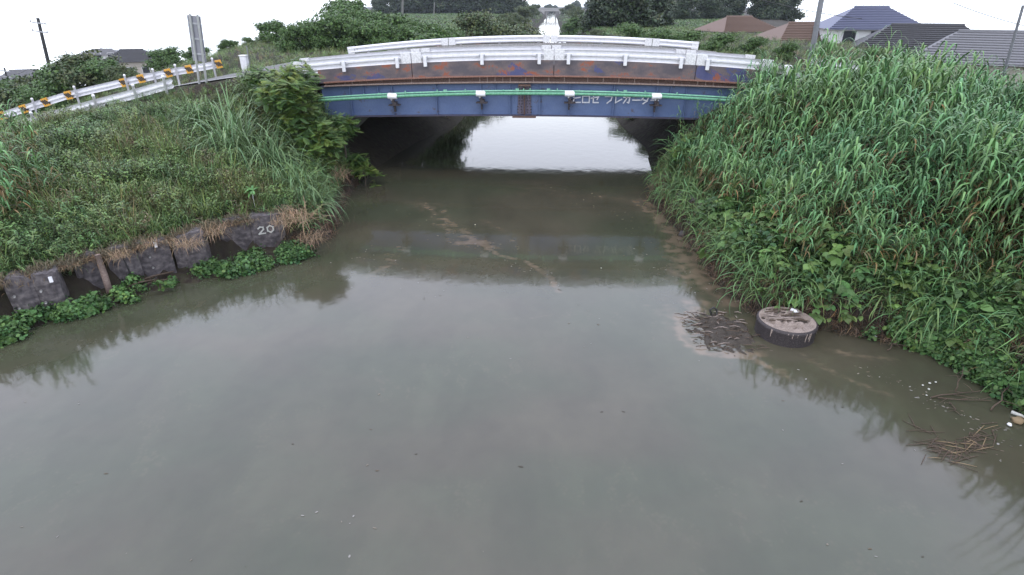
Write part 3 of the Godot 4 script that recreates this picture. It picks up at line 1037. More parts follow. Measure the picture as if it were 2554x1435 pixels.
func spray_mesh(sd: int, length: float, pairs: int, c0: Color) -> ArrayMesh:
	# feathered leaf sprays radiating from a twig end
	rng.seed = sd
	var st := st_new()
	for s in 5:
		var d := around(-0.1, 0.75)
		var c := vary(c0, 0.2)
		var prev := Vector3.ZERO
		var dd := d
		for i in pairs:
			var t := float(i + 1) / pairs
			dd = (dd + Vector3.DOWN * 0.07).normalized()
			prev += dd * length / pairs
			var side := dd.cross(Vector3.UP).normalized()
			var ll := length * 0.34 * (0.55 + sin(PI * t) * 0.6)
			for q in [-1, 1]:
				leaf(st, prev, (side * q + dd * 0.55 + Vector3.DOWN * 0.15).normalized(), ll, length * 0.115, 0.5, c, 2)
		leaf(st, prev, dd, length * 0.25, length * 0.1, 0.5, c, 2)
	return done(st)

func scatter(called: String, mesh: Mesh, material: Material, list: Array, parent: Node = null) -> MultiMeshInstance3D:
	# list of [Transform3D, Color]
	var mm := MultiMesh.new()
	mm.transform_format = MultiMesh.TRANSFORM_3D
	mm.use_colors = true
	mm.mesh = mesh
	mm.instance_count = list.size()
	for i in list.size():
		mm.set_instance_transform(i, list[i][0])
		mm.set_instance_color(i, list[i][1])
	var o := MultiMeshInstance3D.new()
	o.multimesh = mm
	o.material_override = material
	if parent == null:
		o.name = numbered(called)
		add_child(o)
	else:
		o.name = called
		parent.add_child(o, true)
	return o

func spot(p: Vector3, size: float, tilt := 0.12, tall := 1.0) -> Transform3D:
	var b := Basis(Vector3.UP, rng.randf() * TAU)
	b = Basis(Vector3(rng.randfn(0, 1), 0, rng.randfn(0, 1)).normalized(), rng.randfn(0, tilt)) * b
	return Transform3D(b.scaled(Vector3(size, size * tall, size)), p)

func shade(amt: float, warm := 0.0) -> Color:
	var k := clampf(1.0 + rng.randfn(0, amt), 0.55, 1.5)
	var w := clampf(rng.randfn(warm, 0.1), -0.25, 1.2)
	return Color(k * (1.0 + w), k * (1.0 + w * 0.25), k * (1.0 - w * 0.3))

func stuff(called: String, meshes: Array, material: Material, lists: Array, label: String, category: String) -> void:
	for i in meshes.size():
		if lists[i].size():
			tag(scatter(called, meshes[i], material, lists[i]), label, category, called.replace("_", " ") + " cover", "stuff")

func build_plants() -> void:
	var lm := leaf_mat(0.45)
	var dm := leaf_mat(0.8, Color(0.01, 0.008, 0.004))
	var reeds := []
	for i in 6:
		reeds.append(reed_mesh(100 + i, 1.45 + 0.12 * i, 11))
	var n := FastNoiseLite.new()
	n.seed = 9
	n.frequency = 0.22
	# ---- reed bed on the right bank
	var lists := [[], [], [], [], [], []]
	rng.seed = 4242
	var zone := [[3.4, 17.0, -20.6, -6.0, 7600], [8.4, 26.0, -21.1, -5.0, 3000]]
	for zn in zone:
		for i in zn[4]:
			var x := rng.randf_range(zn[0], zn[1])
			var z := rng.randf_range(zn[2], zn[3])
			var s := shore(x, z)
			if s.x < 0.5 or s.y < 0.75:
				continue
			if x > 17 and zn[0] < 5:
				continue
			# the toe above the sunken drum carries vines instead
			if s.y < 1.1 + n.get_noise_2d(x * 3, z * 3) * 1.8 - clampf(x - 6.0, 0, 2.0) * 0.2 and z > -14.8 and rng.randf() < 0.7:
				continue
			if x < 8.6 and z < -19.2 and x > 7.4 and rng.randf() < 0.5:
				continue
			if n.get_noise_2d(x * 5.0 + 40.0, z * 5.0) < -0.16 and rng.randf() < 0.85:
				continue
			var g := n.get_noise_2d(x, z)
			var sz := rng.randf_range(0.66, 1.12) * (0.94 + g * 0.5)
			if z < -18.5:
				sz *= 0.86
			if s.y < 2.0:
				sz *= 0.7
			lists[rng.randi() % 6].append([spot(Vector3(x, gh(x, z), z), sz, 0.12), shade(0.18, 0.0 + g * 0.25)])
	stuff("reed_bed", reeds, lm, lists, "dense bed of tall arching green reeds on the right bank", "reeds")

	# ---- reeds on the left slope
	lists = [[], [], [], [], [], []]
	for i in 1300:
		var x := rng.randf_range(-20, -9)
		var z := rng.randf_range(-14.8, -8)
		var s := shore(x, z)
		if s.x > -0.5 or s.y < 2.2 or x > -12.5 + n.get_noise_2d(x, z) * 3 - (z + 17) * 0.12:
			continue
		lists[rng.randi() % 6].append([spot(Vector3(x, gh(x, z), z), rng.randf_range(0.55, 0.9), 0.2), shade(0.18, 0.05)])
	stuff("reed_patch", reeds, lm, lists, "loose patch of green reeds on the left slope", "reeds")

	# ---- meadow grasses and weeds on the left slope, road verges and beyond
	var g1 := Color(0.118, 0.188, 0.064)
	var grasses := [grass_mesh(11, 22, 0.35, 0.7, 0.014, 1.2, g1, 0.09), grass_mesh(12, 18, 0.3, 0.6, 0.018, 1.8, Color(0.13, 0.205, 0.078), 0.1), grass_mesh(13, 20, 0.35, 0.75, 0.01, 0.9, Color(0.21, 0.18, 0.11), 0.08), weed_mesh(14, 0.75, 24, Color(0.105, 0.16, 0.052), 0.16, 0.028), weed_mesh(15, 0.55, 16, Color(0.14, 0.205, 0.06), 0.13, 0.04), weed_mesh(16, 0.6, 20, Color(0.15, 0.12, 0.08), 0.1, 0.016)]
	lists = [[], [], [], [], [], []]
	rng.seed = 99
	for i in 21000:
		var x := rng.randf_range(-26, -5.8)
		var z := rng.randf_range(-20.9, -5.0)
		var s := shore(x, z)
		if s.x > -0.5 or s.y < 0.3 or (z > -14.0 and behind_wall(x, z) < 0.3):
			continue
		var low := 1.0
		if x < -11.0:
			low = lerpf(0.35, 1.0, smoothstep(-20.6, -18.2, z))
		var g := n.get_noise_2d(x * 1.3, z * 1.3)
		var k := 0
		var u := rng.randf()
		if g > 0.12:
			k = 2 if u < 0.25 else (5 if u < 0.34 else (3 if u < 0.5 else 0))
		elif g < -0.15:
			k = 3 if u < 0.18 else (4 if u < 0.4 else 1)
		else:
			k = [0, 0, 1, 4, 2, 0, 1, 1][rng.randi() % 8]
		lists[k].append([spot(Vector3(x, gh(x, z), z), rng.randf_range(0.6, 1.2) * low * (1.0 + 0.45 * n.get_noise_2d(x * 3.0 + 9.0, z * 3.0)), 0.25), shade(0.2, 0.0 + g * 0.3)])
	stuff("meadow_grass", grasses, lm, lists, "rough mix of green weeds and browning grass covering the left slope", "weeds")

	# ---- verges beyond the road and along the upstream banks
	lists = [[], [], [], [], [], []]
	rng.seed = 123
	for i in 15000:
		var x := rng.randf_range(-46, 34)
		var z := -31.5 - 55.0 * pow(rng.randf(), 1.7)
		z += road_far(x) + 31.3
		var s := shore(x, z)
		if s.x == 0.0 or s.y < 0.35:
			continue
		lists[[0, 0, 1, 1, 3, 4, 2][rng.randi() % 7] % 6].append([spot(Vector3(x, gh(x, z), z), rng.randf_range(0.45, 0.95), 0.2), shade(0.18, 0.06)])
	stuff("verge_grass", grasses, lm, lists, "green grass covering the ground beyond the road", "grass")
	# far field, coarser tufts
	lists = [[], []]
	for i in 16000:
		var z := -70.0 - 260.0 * pow(rng.randf(), 1.4)
		var x := rng.randf_range(-0.5, 0.3) * absf(z)
		var s := shore(x, z)
		if s.x == 0.0 or s.y < 1.0:
			continue
		lists[rng.randi() % 2].append([spot(Vector3(x, gh(x, z), z), rng.randf_range(0.7, 1.3) * (1.0 - z / 260.0), 0.1, 0.4), shade(0.12, 0.0)])
	var ff := [grass_mesh(31, 16, 0.3, 0.6, 0.07, 0.8, Color(0.085, 0.145, 0.05), 0.2), grass_mesh(32, 16, 0.3, 0.5, 0.07, 0.8, Color(0.10, 0.155, 0.055), 0.2)]
	stuff("field_grass", ff, lm, lists, "pale green grass field running up to the dark woods", "field")

	# ---- creeping plants along the waterline
	var creep := [clump_mesh(41, 34, 0.2, 0.05, Color(0.058, 0.12, 0.04), 5), clump_mesh(42, 30, 0.2, 0.06, Color(0.075, 0.15, 0.045), 5), clump_mesh(43, 40, 0.22, 0.035, Color(0.05, 0.10, 0.035), 4)]
	lists = [[], [], []]
	rng.seed = 555
	for i in 2600:
		var t := rng.randf_range(0.0, 1.0)
		var z := lerpf(-6.0, -13.4, t)
		var x := along(LEFT, z) + rng.randf_range(-0.75, 0.28)
		var g := n.get_noise_2d(x * 4, z * 4)
		if g < -0.05 or (z < -10.5 and z > -11.3 and rng.randf() < 0.85):
			continue
		var y := maxf(0.03, gh(x, z)) + rng.randf() * 0.22
		lists[rng.randi() % 3].append([spot(Vector3(x, y, z), rng.randf_range(0.5, 1.0), 0.5), shade(0.2)])
	stuff("creeper_fringe", creep, lm, lists, "low green creeping plants fringing the water below the concrete blocks", "creeper")
	lists = [[], [], []]
	for i in 2600:
		var z := rng.randf_range(-9.9, -6.2)
		var x := along(RIGHT, z) + rng.randf_range(-0.12, 1.2)
		if n.get_noise_2d(x * 3, z * 3) < -0.12 and z < -8.2:
			continue
		var y := maxf(0.03, gh(x, z)) + rng.randf() * 0.3
		lists[rng.randi() % 3].append([spot(Vector3(x, y, z), rng.randf_range(0.5, 1.0), 0.5), shade(0.2)])
	stuff("creeper_mat", creep, lm, lists, "bright green creeping mat at the water below the right hand reeds", "creeper")
	# vines over the right bank toe
	var kud := [vine_mesh(51, 12, 0.3, 0.17, Color(0.078, 0.142, 0.045)), vine_mesh(52, 10, 0.3, 0.19, Color(0.10, 0.178, 0.055)), vine_mesh(53, 14, 0.3, 0.13, Color(0.06, 0.105, 0.038))]
	lists = [[], [], []]
	for i in 1700:
		var z := rng.randf_range(-14.8, -9.2)
		var x := rng.randf_range(3.9, 11.0)
		var s := shore(x, z)
		if s.x < 0.5 or s.y < 0.12 or s.y > 2.6 - clampf(x - 6.0, 0, 2.0) * 0.7:
			continue
		var g := n.get_noise_2d(x * 3, z * 3)
		if g < 0.02 and rng.randf() < 0.8:
			continue
		if s.y < 0.35 and rng.randf() < 0.5:
			continue
		lists[rng.randi() % 3].append([spot(Vector3(x, gh(x, z) + rng.randf() * (0.25 + 0.35 * minf(s.y, 1.5)), z), rng.randf_range(0.6, 1.15), 0.5), shade(0.22)])
	stuff("vine_cover", kud, lm, lists, "broad leaved green vines draped over the right bank below the reeds", "vines")
	# bank-toe grasses on the right (hanging)
	var hang := [grass_mesh(61, 26, 0.6, 1.25, 0.022, 3.6, Color(0.10, 0.18, 0.07), 0.12, 0.3), grass_mesh(62, 22, 0.3, 0.6, 0.012, 2.6, Color(0.13, 0.095, 0.055), 0.12, 0.2), weed_mesh(63, 0.5, 24, Color(0.06, 0.115, 0.04), 0.12, 0.025)]
	lists = [[], [], []]
	for i in 3600:
		var z := rng.randf_range(-20.5, -7.2)
		var x := rng.randf_range(3.4, 11.0)
		var s := shore(x, z)
		if s.x < 0.5 or s.y < 0.18 or s.y > 2.6:
			continue
		lists[rng.randi() % 3].append([spot(Vector3(x, gh(x, z), z), rng.randf_range(0.6, 1.1), 0.3), shade(0.2, 0.1)])
	stuff("bank_grass", hang, lm, lists, "grass hanging over the edge of the right bank", "grass")
	# bare mud bank litter: dry stems and roots
	var litter := [grass_mesh(71, 14, 0.2, 0.5, 0.012, 2.0, Color(0.14, 0.10, 0.068), 0.12, 0.0), grass_mesh(72, 12, 0.15, 0.4, 0.01, 2.2, Color(0.075, 0.05, 0.035), 0.1, -0.2)]
	lists = [[], []]
	for i in 2200:
		var z := rng.randf_range(-19.5, -7.0)
		var x := along(RIGHT, z) + rng.randf_range(0.02, 0.9)
		lists[rng.randi() % 2].append([spot(Vector3(x, gh(x, z), z), rng.randf_range(0.4, 0.9), 0.5), shade(0.25)])
	for i in 500:
		var z := rng.randf_range(-20.0, -13.6)
		var x := along(LEFT, z) - rng.randf_range(0.0, 0.9)
		lists[rng.randi() % 2].append([spot(Vector3(x, gh(x, z) + 0.05, z), rng.randf_range(0.5, 1.0), 0.5), shade(0.25)])
	stuff("root_litter", litter, dm, lists, "dry stems and roots hanging on the bare bank edges", "litter")

	lists = [[]]
	rng.seed = 606
	for i in 2600:
		var z := rng.randf_range(-14.2, -7.0)
		var x := along(WALL, z) - rng.randf_range(-0.05, 0.75)
		var wd := behind_wall(x, z)
		if wd < -0.04 or wd > 0.4 or n.get_noise_2d(x * 4, z * 4) < -0.2:
			continue
		lists[0].append([spot(Vector3(x, maxf(gh(x, z), 0.9) + 0.03, z), rng.randf_range(0.5, 1.0), 0.3), shade(0.22, 0.0)])
	stuff("block_thatch", [grass_mesh(77, 16, 0.16, 0.36, 0.011, 3.6, Color(0.17, 0.125, 0.08), 0.08, 0.2)], dm, lists, "tan thatch of dry grass lying over the concrete block tops", "dry grass")

	# ---- single plants
	var silver := grass_mesh(81, 300, 0.9, 1.9, 0.022, 3.6, Color(0.145, 0.225, 0.105), 0.16, 0.45)
	var silver2 := grass_mesh(82, 260, 0.8, 1.7, 0.021, 4.0, Color(0.13, 0.21, 0.09), 0.16, 0.35)
	var k := 0
	for e in [[575, 325, -17.0, 1.45, "big fountain of silvergrass on top of the left slope"], [500, 300, -18.4, 1.1, "silvergrass fountain behind the biggest one on the left slope"], [655, 345, -16.6, 1.15, "silvergrass tuft between the big fountain and the leafy tree"], [720, 400, -15.7, 1.1, "silvergrass drooping towards the water below the leafy tree"], [770, 430, -15.4, 0.8, "lowest silvergrass tuft hanging over the water below the leafy tree"], [600, 300, -18.5, 0.9, "silvergrass tuft nearest the white sign poles"], [640, 235, -20.3, 0.8, "silvergrass tuft at the road edge beside the leafy tree"], [30, 470, -14.0, 0.95, "silvergrass tuft among reeds on the left slope"]]:
		var p := at_z(e[0], e[1], e[2])
		rng.seed = 900 + k
		var o := put("silvergrass", silver if k % 2 == 0 else silver2, lm)
		o.position = Vector3(p.x, gh(p.x, e[2]), e[2])
		o.rotation.y = rng.randf() * TAU
		o.scale = Vector3.ONE * e[3]
		tag(o, e[4], "grass tuft", "silvergrass tufts on the left slope")
		k += 1
	var dry := grass_mesh(91, 90, 0.35, 0.75, 0.011, 2.6, Color(0.26, 0.185, 0.115), 0.16, 0.3)
	for e in [[745, 535, 1.1, 1.25, "tan dry grass tuft spilling over the number block"], [700, 545, 1.05, 0.8, "small tan dry grass tuft at the edge of the number block"], [530, 570, 1.0, 0.85, "dry grass tuft hanging beside the block left of the number block"], [840, 430, 0.9, 1.1, "dry grass tuft overhanging the dark water by the bridge"], [775, 585, 0.55, 0.9, "dry grass tuft dipping to the water past the number block"], [450, 600, 1.0, 0.75, "brown dry grass tuft draped over the overgrown block"], [370, 600, 1.05, 0.6, "short dry grass fringe on the white marked block"], [295, 628, 1.05, 0.6, "short dry grass fringe on the widest block"], [480, 600, 0.95, 0.6, "brown dry tuft between overgrown block and number block"]]:
		var p := at_h(e[0], e[1], e[2])
		var o := put("dry_grass", dry, dm)
		o.position = Vector3(p.x, maxf(gh(p.x, p.z), e[2] - 0.1), p.z)
		o.rotation.y = float(e[0])
		o.scale = Vector3.ONE * e[3]
		tag(o, e[4], "grass tuft", "dry grass tufts by the concrete blocks")
	# palm-like grass clump hanging over the vines
	rng.seed = 71
	var fan := grass_mesh(95, 26, 0.55, 0.85, 0.035, 2.8, Color(0.12, 0.2, 0.08), 0.05, 0.7)
	var q := at_h(2050, 640, 1.9)
	var fo := put("fan_grass", fan, lm)
	fo.position = Vector3(q.x, gh(q.x, q.z) + 0.15, q.z)
	tag(fo, "pale fan shaped grass clump hanging above the vines near the drum", "grass tuft")
	q = at_h(625, 465, 1.6)
	var bl := thing("broadleaf_weed", "bright green broad leaved weed alone in the brown grass of the left slope", "weed", Vector3(q.x, gh(q.x, q.z), q.z))
	var st := st_new()
	rng.seed = 31
	for i in 16:
		leaf(st, Vector3(0, 0.45, 0), around(-0.1, 0.7), 0.3, 0.075, 0.8, vary(Color(0.10, 0.22, 0.07), 0.12), 3)
	put("leaves", done(st), lm, bl)
	put("stem", tube_mesh([Vector3(0, -0.05, 0), Vector3(0, 0.46, 0)], [0.012, 0.008], 6), dm, bl)

	build_trees(lm)

func crown(parent: Node3D, meshes: Array, material: Material, lobes: Array, count: int, size: float) -> void:
	# lobes: [centre, radii]; clumps sit mostly in the outer shell, some inside
	var st := SurfaceTool.new()
	for i in count:
		var l: Array = lobes[rng.randi() % lobes.size()]
		var d := Vector3(rng.randfn(0, 1), rng.randfn(0, 1), rng.randfn(0, 1)).normalized()
		var r := pow(rng.randf(), 0.4) * (1.0 + rng.randfn(0, 0.09))
		var p: Vector3 = l[0] + d * r * l[1]
		st.append_from(meshes[rng.randi() % meshes.size()], 0, spot(p, size * rng.randf_range(0.6, 1.25), 0.4))
	put("crown", st.commit(), material, parent)

func make_tree(called: String, label: String, at: Vector3, tall: float, wide: float, meshes: Array, material: Material, count: int, size: float, sd: int, group: String, low := 0.25, category := "tree") -> Node3D:
	rng.seed = sd
	var g := thing(called, label, category, at, 0, group)
	var st := st_new()
	var trunk_r := clampf(tall * 0.022, 0.02, 0.3)
	var lean := Vector3(rng.randfn(0, 0.05), 1, rng.randfn(0, 0.05)) * tall
	tube(st, [Vector3(0, -0.3, 0), lean * 0.3, lean * 0.62, lean * 0.9], [trunk_r * 1.25, trunk_r, trunk_r * 0.65, trunk_r * 0.2], 7)
	var lobes := []
	var nl := 7
	for i in nl:
		var a := TAU * i / nl + rng.randfn(0, 0.4)
		var y := rng.randf_range(low + 0.14, 0.86)
		var rr := wide * 0.5 * rng.randf_range(0.35, 0.75) * (1.0 - 0.5 * absf(y - 0.45))
		var c := lean * y + Vector3(cos(a), 0, sin(a)) * rr
		lobes.append([c, Vector3(wide * 0.25, tall * 0.15, wide * 0.25) * rng.randf_range(0.75, 1.2)])
		tube(st, [lean * maxf(0.1, y - 0.28), (lean * (y - 0.1) + c) * 0.5, c], [trunk_r * 0.5, trunk_r * 0.35, trunk_r * 0.12], 5)
	lobes.append([lean * 0.8, Vector3(wide * 0.22, tall * 0.2, wide * 0.22)])
	lobes.append([lean * (low + 0.25), Vector3(wide * 0.36, tall * 0.22, wide * 0.36)])
	put("trunk", done(st), M.bark, g)
	crown(g, meshes, material, lobes, count, size)
	return g

func bush_at(proto: Node3D, tall: float, px: float, py: float, z: float, label: String, group: String) -> void:
	# a bush at depth z whose top reaches the sight line through (px, py)
	var p := at_z(px, py, z)
	var g := gh(p.x, z) - 0.2
	var k := clampf((p.y - g) / tall * 1.1, 0.25, 1.6)
	copy(proto, "bush", Vector3(p.x, g, z), px * 0.7, k, ("tall " if k > 0.85 else ("low " if k < 0.55 else "middling ")) + label, group)

func build_trees(lm: Material) -> void:
	# the leafy tree at the left end of the bridge
	var spr := [spray_mesh(201, 0.3, 7, Color(0.095, 0.155, 0.038)), spray_mesh(202, 0.28, 7, Color(0.135, 0.20, 0.045)), spray_mesh(203, 0.3, 8, Color(0.06, 0.11, 0.033))]
	var p := Vector3(-8.1, gh(-8.1, -18.9), -18.9)
	make_tree("leafy_tree", "leafy young tree with feathered yellow-green leaves at the left bridge end", p, 3.0, 2.9, spr, lm, 760, 0.9, 300, "trees by the bridge", -0.1)
	p = Vector3(-7.5, gh(-7.5, -18.2), -18.2)
	make_tree("leafy_shrub", "low leafy shrub leaning over the dark water under the leafy tree", p, 1.5, 1.3, spr, lm, 150, 0.8, 301, "trees by the bridge", -0.2, "shrub")
	p = Vector3(-9.4, gh(-9.4, -19.6), -19.6)
	make_tree("leafy_shrub", "dull green shrub between the leafy tree and the road", p, 1.7, 1.8, [spr[0], spr[2]], lm, 240, 0.85, 302, "trees by the bridge", -0.2, "shrub")
	p = Vector3(-6.6, gh(-6.6, -19.6), -19.6)
	make_tree("leafy_shrub", "sparse shrub reaching out under the blue girder", p, 1.2, 1.2, [spr[0], spr[1]], lm, 45, 0.7, 303, "trees by the bridge", -0.2, "shrub")
	p = Vector3(4.7, gh(4.7, -18.9), -18.9)
	make_tree("leafy_shrub", "low shrub at the right bridge end below the reeds", p, 1.3, 1.5, [spr[0], spr[2]], lm, 130, 0.8, 304, "trees by the bridge", -0.2, "shrub")
	p = Vector3(-7.35, gh(-7.35, -20.1), -20.1)
	make_tree("leafy_shrub", "dark leafy shrub filling the corner under the left end of the girder", p, 1.9, 1.5, [spr[2], spr[0]], lm, 220, 0.85, 305, "trees by the bridge", -0.2, "shrub")
	# bushes, beyond the bridge and beyond the road
	var bush_a := [clump_mesh(211, 40, 0.5, 0.10, Color(0.062, 0.115, 0.035), 5), clump_mesh(212, 40, 0.5, 0.09, Color(0.082, 0.14, 0.042), 5)]
	var bush_b := [clump_mesh(213, 44, 0.5, 0.09, Color(0.055, 0.085, 0.032), 5), clump_mesh(214, 40, 0.5, 0.09, Color(0.08, 0.10, 0.04), 5)]
	var dark := [clump_mesh(215, 46, 0.9, 0.2, Color(0.035, 0.055, 0.028), 5), clump_mesh(216, 40, 0.9, 0.2, Color(0.05, 0.07, 0.034), 5)]
	var proto_a := make_tree("bush", "dense light green bush just beyond the upstream guardrail", Vector3(-16.5, gh(-16.5, -52), -52), 3.3, 5.5, bush_a, lm, 420, 0.9, 310, "bushes beyond the bridge", -0.1, "bush")
	var proto_b := make_tree("bush", "wide brownish green bush on the left river bank beyond the bridge", Vector3(-6.6, gh(-6.6, -62), -62), 3.0, 6.0, bush_b, lm, 420, 0.9, 311, "bushes beyond the bridge", -0.1, "bush")
	proto_b.scale = Vector3(1.25, 1.2, 1.25)
	var proto_d := make_tree("woodland_tree", "dark broadleaf tree in the woods behind the green field", Vector3(-58, gh(-58, -262), -262), 13, 15, dark, lm, 480, 1.5, 312, "trees of the dark woods", 0.02)
	var near := "leafy green bush in the thicket beyond the upstream guardrail"
	for e in [[880, 24, -50], [935, 40, -47], [985, 50, -45], [1035, 62, -46], [1080, 72, -46], [1118, 84, -47], [900, 60, -42], [960, 66, -41], [1025, 72, -42], [845, 45, -44], [790, 62, -43], [730, 72, -42], [690, 60, -50]]:
		bush_at(proto_a, 3.3, e[0], e[1], e[2], near, "thicket beyond the bridge")
	bush_at(proto_b, 3.0, 1310, 44, -76, "rounded bush behind the wide brownish bush on the left river bank", "thicket beyond the bridge")
	for e in [[-7.2, -34.5, 1.15], [-6.2, -36.0, 0.85], [-5.2, -37.5, 0.55]]:
		copy(proto_a, "bush", Vector3(e[0], gh(e[0], e[1]) - 0.3, e[1]), e[1] * 3.0, e[2] * 0.75, "bush at the water just upstream of the bridge, seen under the girder", "bushes under the bridge edge")
	var bank := "brownish green bush on the bank of the upstream river"
	for e in [[-7.6, -105, 0.75], [-7.2, -130, 0.8], [-7.6, -165, 1.0], [-7.2, -210, 1.1], [-7.6, -270, 1.3], [5.8, -75, 0.45], [5.8, -120, 0.55], [6.6, -160, 0.8], [8.0, -220, 1.0], [8.0, -290, 1.3]]:
		copy(proto_b, "bush", Vector3(e[0], gh(e[0], e[1]) - 0.3, e[1]), e[0] * 2 + e[1], e[2], bank, "bushes on the upstream banks")
	var woods := "dark broadleaf tree in the woods behind the green field"
	rng.seed = 60
	for i in 16:
		var x := -67.0 + i * 3.4
		var z := -245.0 - rng.randf() * 45.0
		copy(proto_d, "woodland_tree", Vector3(x, gh(x, z) - 0.5, z), i * 1.3, rng.randf_range(0.8, 1.25) * (0.7 if i == 0 else 1.0), woods, "trees of the dark woods")
	var rt := "dark round tree beyond the right end of the bridge"
	for e in [[8.2, -95, 0.52], [11.5, -92, 0.6], [14.5, -100, 0.62], [10.6, -112, 0.5], [17, -104, 0.5], [31, -150, 0.5], [39, -158, 0.55], [47, -166, 0.55], [54, -160, 0.6], [62, -170, 0.6]]:
		copy(proto_d, "woodland_tree", Vector3(e[0], gh(e[0], e[1]) - 0.6, e[1]), e[0], e[2], rt, "dark trees beyond the right bridge end")
	var rb := "pale green bush on the verge beyond the right end of the bridge"
	for e in [[1432, 48, -112], [1462, 58, -100], [1580, 66, -52], [1660, 80, -44], [1720, 86, -42], [1800, 92, -40], [1880, 100, -40], [1960, 112, -38], [2060, 118, -40], [2180, 140, -38], [2320, 170, -37]]:
		bush_at(proto_a, 3.3, e[0], e[1], e[2], rb, "bushes beyond the right bridge end")
	var lb := "roadside bush on the slope behind the orange wrapped guardrail"
	for e in [[150, 175, -37, 0], [215, 150, -38, 1], [270, 158, -38, 0], [305, 172, -36, 1], [60, 208, -38, 1], [15, 215, -40, 0], [100, 225, -35, 0], [-60, 235, -40, 1], [420, 128, -46, 0], [480, 122, -50, 0], [560, 104, -50, 0], [620, 96, -52, 0]]:
		bush_at(proto_b if e[3] == 1 else proto_a, 3.0 if e[3] == 1 else 3.3, e[0], e[1], e[2], lb, "bushes behind the roadside guardrail")
	var hz := "hazy distant tree at the end of the straight river"
	rng.seed = 61
	for i in 26:
		var x := rng.randf_range(-190, 200)
		var z := -620.0 - rng.randf() * 200.0
		copy(proto_d, "woodland_tree", Vector3(x, gh(x, z) - 1.0, z), i, rng.randf_range(0.5, 0.8), hz, "distant trees")

